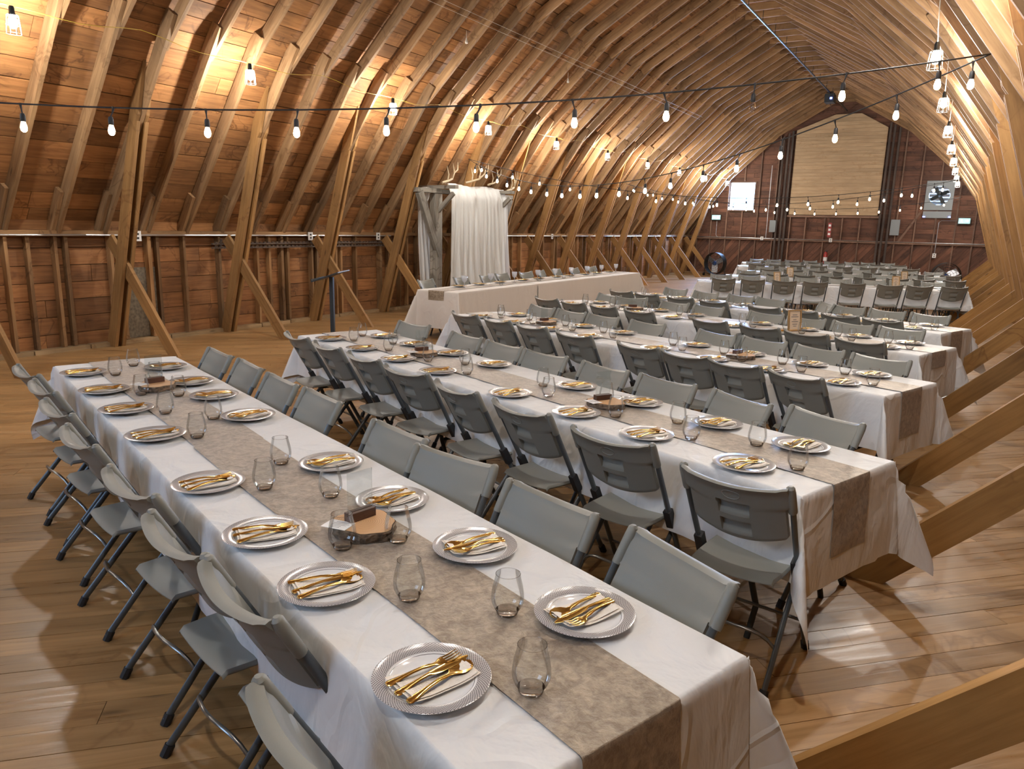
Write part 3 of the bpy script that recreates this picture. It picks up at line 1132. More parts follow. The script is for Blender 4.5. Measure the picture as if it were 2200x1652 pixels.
def antler(loc, rz, s_, lab, flip=1):
    r = empty('antler', loc, rz, label=lab, cat='antler', group='antlers on the rustic arch')
    def P(p): return (p[0] * s_ * flip, p[1] * s_, p[2] * s_)
    main = [P(p) for p in ((0, 0, .02), (.04, .10, .05), (.05, .24, .09), (.02, .38, .19), (-.04, .46, .33))]
    mb = MB().tube(main, [.020 * s_, .019 * s_, .016 * s_, .012 * s_, .004 * s_], 7)
    mb.build('main_beam', M['antler'], r, smooth=50)
    for a_, b_, c_ in (((.04, .10, .05), (.06, .10, .15), (.04, .08, .27)), ((.05, .24, .09), (.09, .24, .2), (.08, .20, .33)),
                       ((.02, .38, .19), (.06, .42, .24), (.05, .44, .36))):
        MB().tube([P(a_), P(b_), P(c_)], [.013 * s_, .010 * s_, .003 * s_], 6).build('tine', M['antler'], r, smooth=50)
    return r


antler((AX + .30, 11.75, 2.50), rad(10), 1.25, 'antler on the left end of the rustic arch')
antler((AX + .15, 12.75, 2.56), rad(-20), 1.2, 'antler lying left of the middle on the arch')
antler((AX + .2, 13.5, 2.56), rad(5), 1.1, 'antler lying right of the middle on the arch')
antler((AX + .30, 14.1, 2.46), rad(15), 1.35, 'antler on the right end of the rustic arch')

# ------------------------------------------------------------------ folding chair
def chair_proto(full=True):
    r = empty('folding_chair', (0, 0, 0))
    RX = .204
    def rail(z): return -.235 + .455 * (0.84 - z) / .84          # y of the side rail at height z
    # backrest
    nu = 25
    us = [-1 + 2 * i / (nu - 1) for i in range(nu)]
    for q in (-.33, .33):
        us += [q, q + .02 * (1 if q < 0 else -1)]
    us = sorted(set(round(q, 4) for q in us))
    vs_ = [0, .04, .085, .09, .15, .22, .28, .34, .344, .39, .435, .44, .50, .56, .60, .64, .68, .684, .74, .80, .86, .91, .95, .98, 1.0]
    th = .0145
    def outline(u):
        top = .850 - .020 * (1 - u * u) + (.004 if abs(u) > .9 else 0)
        bot = .600 - .030 * (1 - abs(u) ** 2.2)
        return bot, top
    def mid(u, w):
        b0, t0 = outline(u)
        z = b0 + (t0 - b0) * w
        y = rail(min(z, .84)) - .040 * (1 - u * u) - .008 + (.012 * max(0, w - .85) / .15) * -1
        hw = .188 if w < .60 else (.188 + .018 * min(1, (w - .60) / .04))
        sq = 1.0
        if w < .12: sq = 1 - .10 * (1 - w / .12) ** 2
        return u * hw * sq, y, z
    def slot(u, w):
        if abs(u) > .325: return 0
        for a_, b_ in ((.09, .34), (.44, .68)):
            if a_ < w <= b_ + .001:
                return .0255 * min(1, (w - a_) / (b_ - a_) / .62)
        return 0
    def tk(u, w):
        e = max(0, (w - .93) / .07)
        return th + .006 * sin(min(1, e) * pi / 2 * 1.0) * (1 if w < 1 else .3)
    nU, nVv = len(us), len(vs_)
    def front(i, j):
        u, w = us[i], vs_[j]
        x, y, z = mid(u, w)
        k = .35 if w in (0, 1.0) else (.85 if abs(u) == 1 else 1)
        return (x, y + tk(u, w) * k, z)
    def back(i, j):
        u, w = us[i], vs_[j]
        x, y, z = mid(u, w)
        k = .35 if w in (0, 1.0) else (.85 if abs(u) == 1 else 1)
        return (x, y - tk(u, w) * k + slot(u, w), z)
    mb = MB().grid(front, nU, nVv, flip=True).grid(back, nU, nVv)
    # close the rim
    loop = [(i, 0) for i in range(nU)] + [(nU - 1, j) for j in range(1, nVv)] + [(i, nVv - 1) for i in range(nU - 2, -1, -1)] + [(0, j) for j in range(nVv - 2, 0, -1)]
    n1 = nU * nVv
    fs = []
    for a_, b_ in zip(loop, loop[1:] + loop[:1]):
        ia, ib = a_[0] * nVv + a_[1], b_[0] * nVv + b_[1]
        fs.append((ia, ib, ib + n1, ia + n1))
    mb.f += fs
    mb.m += [0] * len(fs)
    # rolled side sleeves around the rail tops
    for s_ in (-1, 1):
        mb.tube([(s_ * (RX + .005), rail(z) - .003, z) for z in (.745, .75, .83)] + [(s_ * (RX + .004), rail(.848) - .003, .853), (s_ * (RX + .004), rail(.85) - .003, .861)], [.0165, .0178, .0178, .0158, .008], 12)
    bk = mb.build('backrest', M['chair'], r, smooth=38)
    if full:
        pts_ = []
        for k in range(25):
            t = 2 * pi * k / 24
            u, w = .17 * cos(t), .825 + .075 * sin(t)
            x, y, z = mid(u, w)
            pts_.append((x, y - th - .0005, z))
        MB().tube(pts_, .0016, 4).build('badge', M['chair'], bk)
    # seat
    ys = [-.205, -.19, -.12, -.04, .05, .13, .18, .205, .215]
    xs_ = [-1, -.96, -.8, -.5, -.2, 0, .2, .5, .8, .96, 1]
    def seat(top):
        def fn(i, j):
            u, y = xs_[i], ys[j]
            w = .180 if y > -.1 else .170 + .010 * (y + .205) / .105
            if y > .19: w *= .93
            z = .452 + .010 * u * u - (.020 if y >= .205 else 0) - (.014 if y <= -.2 else 0) - .006 * (1 - u * u)
            if abs(u) == 1: z -= .010
            if not top: z -= .020 if (abs(u) < 1 and -.2 < y < .21) else .004
            return (u * w, y + .005, z)
        return fn
    n2 = len(xs_) * len(ys)
    mb = MB().grid(seat(True), len(xs_), len(ys)).grid(seat(False), len(xs_), len(ys), flip=True)
    a, bb = len(xs_), len(ys)
    loop = [(i, 0) for i in range(a)] + [(a - 1, j) for j in range(1, bb)] + [(i, bb - 1) for i in range(a - 2, -1, -1)] + [(0, j) for j in range(bb - 2, 0, -1)]
    for p_, q_ in zip(loop, loop[1:] + loop[:1]):
        ia, ib = p_[0] * bb + p_[1], q_[0] * bb + q_[1]
        mb.f.append((ib, ia, ia + n2, ib + n2)); mb.m.append(0)
    mb.build('seat', M['chair'], r, smooth=45)
    # rails = front legs
    for s_ in (-1, 1):
        MB().tube([(s_ * (RX + .006), rail(.785), .785), (s_ * RX, rail(.45), .45), (s_ * RX, rail(.02), .02)], .0145, 8, flat=.75).build('leg', M['steel'], r, smooth=50)
        MB().tube([(s_ * (RX - .022), .09, .425), (s_ * (RX - .020), -.02, .30), (s_ * (RX - .010), -.262, .02)], .0145, 8, flat=.75).build('leg', M['steel'], r, smooth=50)
        if full:
            MB().tube([(s_ * RX, rail(.035), .038), (s_ * RX, rail(.0), .001)], .018, 8).build('foot_cap', M['rubber'], r)
            MB().tube([(s_ * (RX - .011), -.248, .036), (s_ * (RX - .010), -.268, .001)], .018, 8).build('foot_cap', M['rubber'], r)
            MB().beam((s_ * (RX - .002), rail(.50), .50), (s_ * (RX - .002), rail(.41), .41), .036, .034, V((1, 0, 0))).build('hinge', M['rubber'], r)
    # stretchers
    if full:
        yb = -.16
        pts_ = []
        for k in range(13):
            t = -1 + 2 * k / 12
            pts_.append((t * (RX - .014), yb + .02 - .05 * (1 - t * t), .15 + .075 * (1 - t ** 4)))
        MB().tube(pts_, .0075, 6).build('stretcher', M['steel_bright'], r, smooth=60)
        MB().tube([(-RX, rail(.17), .17), (RX, rail(.17), .17)], .0075, 6).build('stretcher', M['steel_bright'], r, smooth=60)
        MB().tube([(-RX + .02, .085, .428), (RX - .02, .085, .428)], .009, 6).build('stretcher', M['steel'], r, smooth=60)
    else:
        MB().tube([(-RX, rail(.17), .17), (RX, rail(.17), .17)], .0075, 5).build('stretcher', M['steel'], r)
    return r


CH, CHF = chair_proto(True), chair_proto(False)
used = set()


def place(proto, loc, rz, lab, cat, grp, tilt=None):
    if proto.name in used:
        o = copy_tree(proto, loc, rz, tilt)
    else:
        used.add(proto.name)
        o = proto
        o.location = loc
        o.rotation_euler = tilt if tilt else (0, 0, rz)
    setp(o, lab, cat, grp)
    return o


# ------------------------------------------------------------------ tables, cloths, runners
TL, TW, TH = 2.44, .76, .742


def table_proto():
    r = empty('folding_table', (0, 0, 0))
    MB().box(-TL / 2, TL / 2, -TW / 2, TW / 2, TH - .045, TH - .002).build('tabletop', M['white_plastic'], r)
    for sx_ in (-1, 1):
        for sy_ in (-1, 1):
            MB().tube([(sx_ * .96, sy_ * .30, TH - .045), (sx_ * .98, sy_ * .30, .30), (sx_ * 1.0, sy_ * .26, .14), (sx_ * 1.0, sy_ * .31, .0)], .014, 8).build('leg', M['black'], r, smooth=50)
        MB().tube([(sx_ * .98, -.30, .30), (sx_ * .98, .30, .30)], .011, 6).build('crossbar', M['black'], r)
    return r


def cloth_mesh(seed, over=.44, inner=.06, mat='cloth', side=.36, both=False):
    """cloth draped over a table: +x end hangs, -x end lies flat on the neighbour (or hangs when both)"""
    rnd = random.Random(seed)
    hx, hy = TL / 2 + .004, TW / 2 + .004
    step = .045
    def axis(lo, hi, edges):
        n = max(1, round((hi - lo) / step))
        a = [lo + (hi - lo) * i / n for i in range(n + 1)]
        for e in edges:
            a += [e + d for d in (-.012, 0, .008, .016, .03)] if e > 0 else [e - d for d in (-.012, 0, .008, .016, .03)]
        return sorted(set(round(q, 4) for q in a))
    X0 = -(hx + (over if both else inner))
    xs_ = axis(X0, hx + over, [hx] + ([-hx] if both else []))
    ys = axis(-(hy + side), hy + side, [hy, -hy])
    ph = [rnd.uniform(0, 6.28) for _ in range(12)]
    fr = [rnd.uniform(5, 8), rnd.uniform(9, 13), rnd.uniform(6, 9), rnd.uniform(12, 17)]
    def wrinkle(s, o):
        return sin(s * fr[0] + ph[o]) * .6 + sin(s * fr[1] + ph[o + 1]) * .5 + .3 * sin(s * 23 + ph[o + 2])
    def fn(i, j):
        a_, b_ = xs_[i], ys[j]
        da = max(a_ - hx, 0); db = max(abs(b_) - hy, 0)
        if both and a_ < -hx: da = -hx - a_
        sgx = 1 if a_ > 0 else -1
        sg = 1 if b_ > 0 else -1
        z = TH
        if da == 0 and db == 0:
            return (a_, b_, z + .0016 * sin(a_ * 9 + ph[0]) * sin(b_ * 13 + ph[1]) + .0012)
        ro = .010
        if da == 0:
            d = db
            flare = min(1, d / .30)
            out = ro * min(1, d / .02) + flare * (.010 + .007 * wrinkle(a_ * 1.5, 2 + (sg > 0) * 3))
            return (a_, sg * (hy + out), z - max(0, d - .004))
        if db == 0:
            d = da
            flare = min(1, d / .30)
            out = ro * min(1, d / .02) + flare * (.016 + .013 * min(1, max(0, (abs(b_) - .15) / .08)) * wrinkle(b_ * 2.0, 8))
            return (sgx * (hx + out), b_, z - max(0, d - .004))
        r_ = hypot(da, db)
        t = math.atan2(db, da)
        rr = min(r_, .60)
        # hanging corner: the quarter disc of spare cloth falls as one soft fold
        fl_ = .010 + rr * (.10 + .26 * sin(2 * t) ** 2 + .05 * sin(6 * t + ph[5]))
        ca, sa = cos(t), sin(t)
        # keep the sides flush, swing the fold out diagonally
        ox = fl_ * (ca * .75 + .25) if t < pi / 2 else fl_
        oy = fl_ * (sa * .75 + .25)
        k0 = .010 + .016
        ox = ox * min(1, rr / .12) * (1 if True else 0)
        dz = sqrt(max(rr * rr - (fl_ * .8) ** 2, 0))
        return (sgx * (hx + min(ox, .22)), sg * (hy + min(oy, .20)), z - max(0, dz - .004))
    mb = MB().grid(fn, len(xs_), len(ys))
    return mb.mesh('tablecloth', M[mat], smooth=1)


def runner_mesh(seed, over=.34, pleat=0.0, both=False, hem=.02):
    rnd = random.Random(seed)
    hx = TL / 2
    hw = .150
    ph = rnd.uniform(0, 6)
    xs_ = []
    x = -hx - (over if both else .02)
    while x < hx + over:
        xs_.append(x); x += .02
    xs_ += [hx + over] + [hx + d for d in (.004, .010, .018, .026)]
    xs_ = sorted(set(round(q, 4) for q in xs_))
    ys = [-hw + 2 * hw * k / 6 for k in range(7)]
    def fn(i, j):
        a_, b_ = xs_[i], ys[j]
        sg = 1 if a_ > 0 else -1
        d = max(abs(a_) - (hx + .012), 0) if (a_ > 0 or both) else 0
        pl_ = pleat * (.5 + .5 * sin(a_ * 70 + 6 * sin(b_ * 7 + ph) + ph)) * (.5 + .5 * sin(a_ * 7 + ph))
        z = TH + .006 + pl_
        yy = b_ + .008 * sin(a_ * 2.3 + ph)
        if d <= 0: return (a_, yy, z)
        o_ = .006 * min(1, d / .02) + .016 * min(1, d / .3) + .0015 * sin(d * 30 + b_ * 20 + ph) * min(1, d / .1)
        return (sg * (hx + .012 + o_), b_ * (1 - .12 * d), z - max(0, d - .01))
    return MB().grid(fn, len(xs_), len(ys)).mesh('table_runner', M['runner'], smooth=1)


TAB = table_proto()
CLM = [cloth_mesh(s) for s in (11, 12, 13)]
CLH = cloth_mesh(21, over=.58, mat='cloth_head', side=.62)
CLHM = cloth_mesh(22, over=.0001, inner=.03, mat='cloth_head', side=.62)
RUN = [runner_mesh(31), runner_mesh(32, pleat=.004)]
RUNS = runner_mesh(33, over=.17)

# right-end centre x, y, angle, number of places
ROWS = [(-.45, 1.31, -19.8), (-.28, 3.28, -20.4), (-.18, 5.50, -20.0), (-.08, 7.52, -19.8), (.04, 9.27, -20.5),
        (.05, 16.55, 17.2), (.0, 18.9, 17.2), (-.1, 21.3, 17.2), (-1.1, 24.2, 17.2), (-1.6, 26.7, 17.2)]
RN = ['nearest', 'second', 'third', 'fourth', 'fifth', 'sixth', 'seventh', 'eighth', 'ninth', 'farthest']
PN = [[.37, .91, 1.35, 1.93, 2.73, 3.32, 3.87, 4.48]] + [[.36, .90, 1.42, 1.98, 2.80, 3.36, 3.92, 4.50]] * 9
PF = [[.37, .87, 1.37, 1.89, 2.84, 3.39, 3.84, 4.42]] + [[.36, .86, 1.38, 1.92, 2.80, 3.36, 3.90, 4.42]] * 9
NS = [-.035] + [-.02] * 9
CN = [[.27, .88, 1.32, 1.88, 2.58, 3.18, 3.72, 4.26], [.18, .82, 1.42, 1.98, 2.60, 3.14, 3.70, 4.26],
      [.42, .93, 1.36, 1.82, 2.55, 3.13, 3.65, 4.2], [.4, .91, 1.4, 1.96, 2.93, 3.49, 4.0, 4.5], [.53, 1.02, 1.51, 2.0, 2.75, 3.3, 3.9, 4.4]]
CF = [[.37, .87, 1.39, 1.88, 2.70, 3.20, 3.76, 4.28], [.46, .95, 1.45, 1.98, 2.55, 3.06, 3.60, 4.4],
      [.44, .96, 1.46, 1.95, 2.74, 3.36, 3.84, 4.35], [.55, 1.05, 1.55, 2.05, 2.84, 3.36, 3.95, 4.5], [.5, 1.0, 1.5, 1.98, 2.6, 3.1, 3.7, 4.3]]
TWIST = {(0, 1, 0): -12, (0, 1, 2): 13, (1, 0, 1): 8, (1, 0, 0): 11, (1, 1, 0): -9, (1, 1, 1): -11, (2, 0, 0): -7, (1, 0, 4): 6, (1, 1, 4): 7, (2, 1, 3): -6}
C2 = [.33, .92, 1.42, 2.06, 2.72, 3.28, 3.86, 4.42]


def rp(ri, t, n, z=0.0):
    x, y, a = ROWS[ri]
    a = rad(a)
    return (x - cos(a) * t - sin(a) * n, y - sin(a) * t + cos(a) * n, z)


for ri, (x, y, a) in enumerate(ROWS):
    az = rad(a)
    for h, t in ((0, TL / 2 + .01), (1, TL * 1.5 + .02)):
        side = ('right', 'left')[h]
        p = rp(ri, t, 0)
        place(TAB, p, az + pi * h, '%s-hand folding table under a white cloth in the %s row' % (side, RN[ri]), 'table', 'folding tables under the cloths')
        o = link('tablecloth', CLM[(ri + h) % 3], None, (p[0], p[1], .003 * (1 - h)), az + pi * h)
        setp(o, 'white cloth draped over the %s-hand table of the %s row' % (side, RN[ri]), 'tablecloth', 'white tablecloths on the long rows')
        q = rp(ri, t, NS[ri] + .005)
        o = link('table_runner', RUN[h] if ri != 3 else (RUNS, RUN[1])[h], None, (q[0], q[1], .003 * (1 - h)), az + pi * h)
        setp(o, 'champagne velvet runner along the %s-hand table of the %s row' % (side, RN[ri]), 'table runner', 'champagne runners on the long rows')
    # chairs
    for sd in (0, 1):
        T = (CN, CF)[sd][ri] if ri < 5 else C2
        for k, t in enumerate(T):
            jit = random.uniform(-2.5, 2.5)
            rz = az + (pi if sd else 0) + rad(jit)
            n_ = ((-.36, .29), (-.43, .28), (-.45, .26), (-.43, .26), (-.36, .30))[ri][sd] if ri < 5 else (-.45, .40)[sd]
            n_ += random.uniform(-.015, .015) + {(0, 0, 1): .07, (0, 0, 2): .05, (0, 0, 3): .05}.get((ri, sd, k), 0)
            rz += rad(TWIST.get((ri, sd, k), 6 if (ri == 0 and sd == 0) else 0))
            if ri == 1 and sd == 1 and k == 7: rz += rad(12)
            if ri == 3 and sd == 1 and k == 6: rz += rad(35)
            if ri == 4 and sd == 1 and k == 3: rz += rad(-38); n_ += .12
            pr_ = CH if ri < 4 else CHF
            lab = 'grey folding chair, %s from the right end, %s side of the %s row' % (ORD[k], ('near', 'far')[sd], RN[ri])
            place(pr_, rp(ri, t, n_), rz, lab, 'chair', 'grey folding chairs at the long rows')

# head table: three tables in a line, parallel to the left wall
HX = -6.86
for k, yy in enumerate((10.38, 12.83, 15.28)):
    nm = ('near', 'middle', 'far')[k]
    place(TAB, (HX, yy, 0), pi / 2, '%s folding table under the ivory cloth of the head table' % nm, 'table', 'folding tables of the head table')
    o = link('tablecloth', CLHM if k == 1 else CLH, None, (HX, yy, .004 if k == 1 else 0), pi / 2 if k == 2 else -pi / 2)
    setp(o, 'ivory cloth reaching almost to the floor on the %s third of the head table' % nm, 'tablecloth', 'ivory cloths on the head table')
    o = link('table_runner', RUNS, None, (HX - .02, yy, .004 * (k == 1)), pi / 2 if k == 2 else -pi / 2) if k != 1 else \
        MB().box(-TL / 2, TL / 2, -.15, .15, TH + .005, TH + .009).build('table_runner', M['runner'], None, loc=(HX - .02, yy, .004), rz=pi / 2)
    setp(o, 'champagne runner along the %s third of the head table' % nm, 'table runner', 'champagne runners on the head table')
for k, yy in enumerate((9.77, 10.75, 11.55, 12.2, 12.98, 13.65, 14.35, 15.15, 16.2)):
    place(CHF, (-7.33 + random.uniform(-.05, .05), yy, 0), -pi / 2 + rad(random.uniform(-14, 14)),
          'grey folding chair behind the head table, %s from its near end' % ORD[k], 'chair', 'grey folding chairs behind the head table')

# ------------------------------------------------------------------ table settings
def plate_proto(gold=False):
    r = empty('dinner_plate', (0, 0, 0))
    prof = [(0, 0), (.070, 0), (.084, .003), (.098, .011), (.131, .0175), (.1335, .0190), (.131, .0200), (.102, .0140), (.097, .0125), (.0955, .0115), (.088, .0070), (.080, .0045), (0, .0045)]
    # underside and centre
    body = [prof[0], prof[1], prof[2], prof[3], prof[4], prof[5]]
    MB().lathe(body + prof[7:], 40, mats=[0] * 5 + [0, 0, 1, 0, 0, 0, 0]).build('body', [M['china'], M['ring'] if not gold else M['goldrim']], r, smooth=1)
    MB().lathe([(.1335, .0190), (.1320, .0203), (.102, .0146)], 40).build('rim', M['rim'] if not gold else M['goldrim'], r, smooth=1)
    return r


PL, PLG = plate_proto(), plate_proto(True)


def plate_far_proto():
    r = empty('dinner_plate', (0, 0, 0))
    prof = [(0, 0), (.084, .003), (.1335, .0190), (.102, .0140), (.080, .0045), (0, .0045)]
    MB().lathe(prof, 24, mats=[0, 0, 1, 0, 0]).build('body', [M['china'], M['ring']], r, smooth=1)
    return r


PLF = plate_far_proto()


def ribbon(mb, secs, seg=8):
    """secs: (y, half width, z, thickness, dish)"""
    vs, fs = [], []
    for (y, hw, z, th, dish) in secs:
        for k in range(seg):
            t = 2 * pi * k / seg
            c = cos(t)
            vs.append((1.3 * hw * c, y, z + 1.25 * th * sin(t) + dish * c * c))
    for i in range(len(secs) - 1):
        for k in range(seg):
            a_, b_ = i * seg + k, i * seg + (k + 1) % seg
            fs.append((a_, b_, b_ + seg, a_ + seg))
    fs.append(tuple(reversed(range(seg)))); fs.append(tuple(range((len(secs) - 1) * seg, len(secs) * seg)))
    mb.add(vs, fs)
    return mb


HND = [(-.095, .005, .004, .0022, 0), (-.090, .0085, .004, .003, 0), (-.075, .0075, .005, .003, 0), (-.055, .0050, .007, .0028, 0), (-.03, .0038, .009, .0028, 0),
       (-.005, .0040, .010, .0026, 0), (.015, .0052, .008, .0026, 0), (.025, .0038, .007, .0022, 0)]


def fork_mesh():
    mb = ribbon(MB(), HND + [(.035, .006, .006, .0016, 0), (.045, .0115, .005, .0013, .001), (.056, .0125, .006, .0012, .001)])
    for x in (-.0132, -.0044, .0044, .0132):
        mb.tube([(x, .054, .006), (x, .075, .008), (x * .95, .095, .014)], [.0019, .0017, .0009], 5)
    return mb.mesh('fork', M['gold'], smooth=50)


def knife_mesh():
    return ribbon(MB(), HND[:6] + [(.005, .007, .009, .002, 0), (.03, .009, .008, .0014, 0), (.07, .0095, .007, .0011, 0), (.095, .0075, .006, .0009, 0), (.112, .002, .006, .0006, 0)]).mesh('knife', M['gold'], smooth=50)


def spoon_mesh():
    return ribbon(MB(), HND + [(.035, .006, .006, .0016, .001), (.045, .014, .004, .0013, .004), (.060, .0195, .002, .0012, .007), (.078, .019, .002, .0012, .007), (.092, .012, .004, .0012, .004), (.098, .003, .008, .0012, 0)], 12).mesh('spoon', M['gold'], smooth=50)


FK, KN, SP = fork_mesh(), knife_mesh(), spoon_mesh()
mb = MB()
mb.grid(lambda i, j: (-.055 + .11 * i / 6 + .008 * (j / 8), -.088 + .178 * j / 8, .0115 + .011 * ((j - 4) / 4) ** 2 + .0015 * sin(i * 1.7 + j)), 7, 9)
mb.grid(lambda i, j: (-.047 + .098 * i / 6 + .008 * (j / 8), -.080 + .164 * j / 8, .0136 + .011 * ((j - 4) / 4) ** 2 + .0015 * sin(i * 1.7 + j)), 7, 9)
NK = mb.mesh('napkin', M['napkin'], smooth=1)


def wine_glass(seg=28):
    r = empty('drinking_glass', (0, 0, 0))
    out = [(.030, .0125), (.036, .020), (.042, .034), (.0435, .046), (.0425, .062), (.039, .082), (.0345, .100), (.0325, .112), (.0320, .1145)]
    inn = [(.0312, .1145), (.0318, .100)]
    MB().lathe(out, seg).build('bowl', M['glass'], r, smooth=1)
    MB().lathe([(0, .0005), (.0245, .0005), (.0285, .004), (.0305, .0125), (.0270, .0125), (.018, .0095), (0, .0085)], seg).build('base', M['glassbase'], r, smooth=50)
    MB().tube([(.0322 * cos(2 * pi * k / 24), .0322 * sin(2 * pi * k / 24), .1145) for k in range(25)], .0007, 4).build('lip', M['glassbase'], r, smooth=1)
    return r


GL = wine_glass(28)


def far_glass():
    r = empty('drinking_glass', (0, 0, 0))
    MB().lathe([(.0285, .004), (.042, .034), (.0425, .062), (.0345, .100), (.0320, .1145)], 14).build('bowl', M['glass'], r, smooth=1)
    MB().lathe([(0, .0005), (.0285, .002), (.0305, .0125), (0, .0105)], 14).build('base', M['glassbase'], r, smooth=50)
    return r


GLF = far_glass()
Z0 = TH + .0035

for ri in range(10):
    az = rad(ROWS[ri][2])
    for sd in (0, 1):
        T = (PN, PF)[sd][ri]
        for k, t in enumerate(T):
            sn = ('near', 'far')[sd]
            place_ = '%s from the right end, %s side of the %s row' % (ORD[k], sn, RN[ri])
            n_ = (-.245, .235)[sd] + NS[ri] + random.uniform(-.008, .008)
            tt = t + random.uniform(-.015, .015) * (ri > 0)
            rz = az + (pi if sd else 0)
            p = rp(ri, tt, n_, Z0 + .003)
            near = ri < 5
            place(PL if ri < 4 else PLF, p, rz, 'silver-rimmed white plate, ' + place_, 'plate', 'plates on the long rows')
            if near:
                r2 = rz + rad(random.uniform(-9, 9))
                short = '%s plate from right, %s side, %s row' % (ORD[k], sn, RN[ri])
                o = link('napkin', NK, None, (p[0], p[1], p[2] + .0), r2 - .12)
                setp(o, 'cream paper napkin on the ' + short, 'napkin', 'napkins under the cutlery')
                ca, sa = cos(r2), sin(r2)
                for (nm, me, dx, dy, dr, dz) in (('fork', FK, -.026, .0, rad(-14 if sd == 0 else 6), .0185), ('knife', KN, .0, -.004, rad(-3), .0165), ('spoon', SP, .031, -.003, rad(4), .0165)):
                    o = link(nm, me, None, (p[0] + dx * ca - dy * sa, p[1] + dx * sa + dy * ca, p[2] + dz), r2 + dr + rad(random.uniform(-5, 5)))
                    setp(o, 'gold %s on the %s' % (nm, short), nm, 'gold %s on the long rows' % {'fork': 'forks', 'knife': 'knives', 'spoon': 'spoons'}[nm])
            # glass
            gt = tt - .165 if sd == 0 else tt + .135
            gn = (-.10, .085)[sd] + NS[ri] + random.uniform(-.02, .02)
            if ri == 0: gt, gn = ([.21, .72, 1.12, 1.77, 2.61, 3.15, 3.66, 4.33][k], -.125) if sd == 0 else ([.50, 1.06, 1.55, 2.02, 2.90, 3.52, 4.03, 4.60][k], .04)
            place(GL if ri < 4 else GLF, rp(ri, gt, gn, Z0 + .007), 0, 'clear stemless glass beside the ' + '%s plate from right, %s side, %s row' % (ORD[k], sn, RN[ri]),
                  'glass', 'stemless glasses on the long rows')

# head-table plates, goblets and tumblers
mt = bpy.data.materials.new('etched_glass'); mt.use_nodes = True
N, L = mt.node_tree.nodes, mt.node_tree.links
for n in list(N): N.remove(n)
out = N.new('ShaderNodeOutputMaterial')
df = N.new('ShaderNodeBsdfDiffuse'); df.inputs[0].default_value = (.80, .84, .92, 1)
tp = N.new('ShaderNodeBsdfTransparent'); gl = N.new('ShaderNodeBsdfGlossy'); gl.inputs['Roughness'].default_value = .08
a1 = N.new('ShaderNodeMixShader'); a1.inputs[0].default_value = .30; L.new(df.outputs[0], a1.inputs[1]); L.new(gl.outputs[0], a1.inputs[2])
a2 = N.new('ShaderNodeMixShader'); a2.inputs[0].default_value = .45
L.new(tp.outputs[0], a2.inputs[1]); L.new(a1.outputs[0], a2.inputs[2]); L.new(a2.outputs[0], out.inputs[0])
M['etched'] = mt
goblet = empty('goblet', (0, 0, 0))
MB().lathe([(.006, .012), (.005, .075), (.012, .084), (.036, .105), (.046, .140), (.049, .190), (.0475, .190), (.044, .140), (.0, .095)], 18).build('bowl', M['etched'], goblet, smooth=1)
MB().lathe([(0, .0005), (.033, .0012), (.006, .010), (0, .012)], 18).build('foot', M['glassbase'], goblet, smooth=1)
tumb = empty('tumbler', (0, 0, 0))
MB().lathe([(.031, .010), (.033, .11), (.034, .115)], 18).build('wall', M['glass'], tumb, smooth=1)
MB().lathe([(0, .0005), (.030, .0005), (.031, .012), (0, .010)], 18).build('base', M['glassbase'], tumb, smooth=50)
for k, yy in enumerate((9.95, 10.55, 11.2, 12.0, 12.6, 13.35, 13.95, 14.7, 15.3, 16.0)):
    p = (-7.02, yy, Z0 + .011)
    place(PLG, p, -pi / 2, 'white plate with dark gold rim, %s from the near end of the head table' % ORD[k], 'plate', 'gold-rimmed plates on the head table')
    for nm, me, dy in (('fork', FK, .03), ('knife', KN, 0), ('spoon', SP, -.03)):
        o = link(nm, me, None, (p[0], p[1] + dy, p[2] + .012), -pi / 2 + rad(random.uniform(-6, 6)))
        setp(o, 'gold %s on the %s plate from the near end of the head table' % (nm, ORD[k]), nm, 'gold cutlery on the head table')
for k, yy in enumerate((9.87, 10.66, 11.44, 12.3, 13.0, 13.7, 14.45, 15.2, 16.0)):
    place(goblet, (-6.86, yy, Z0 + .011), 0, 'etched glass goblet, %s from the near end of the head table' % ORD[k], 'glass', 'goblets on the head table')
for k, yy in enumerate((10.8, 12.15, 13.15, 14.6, 16.25)):
    place(tumb, (-6.74, yy, Z0 + .011), rad(k * 30), 'clear straight tumbler, %s from the near end of the head table' % ORD[k], 'glass', 'tumblers on the head table')

# ------------------------------------------------------------------ centrepieces
def slice_proto():
    r = empty('log_slice', (0, 0, 0))
    rnd = random.Random(4)
    seg = 36
    rad_ = [.100 + .006 * sin(3 * 2 * pi * k / seg + 1) + .004 * sin(7 * 2 * pi * k / seg) + rnd.uniform(-.002, .002) for k in range(seg)]
    vs, fs = [], []
    for z, s_ in ((0, .97), (.009, 1.0), (.018, .985), (.027, 1.0), (.032, .97)):
        for k in range(seg):
            t = 2 * pi * k / seg
            q = rad_[k] * s_ * (1 + rnd.uniform(-.02, .02))
            vs.append((q * 1.15 * cos(t), q * sin(t), z))
    for i in range(4):
        for k in range(seg):
            a_, b_ = i * seg + k, i * seg + (k + 1) % seg
            fs.append((a_, b_, b_ + seg, a_ + seg))
    fs.append(tuple(reversed(range(seg))))
    MB().add(vs, fs).build('bark', M['bark'], r)
    mb = MB()
    vs = [(0, 0, .0325)]; gs = [(0, 0, 0)]
    for k in range(seg):
        t = 2 * pi * k / seg
        vs.append((rad_[k] * .955 * 1.15 * cos(t), rad_[k] * .955 * sin(t), .0325)); gs.append((t, rad_[k] * .95, 0))
    mb.add(vs, [(0, 1 + k, 1 + (k + 1) % seg) for k in range(seg)], gs)
    mb.build('cut_face', M['logface'], r)
    return r


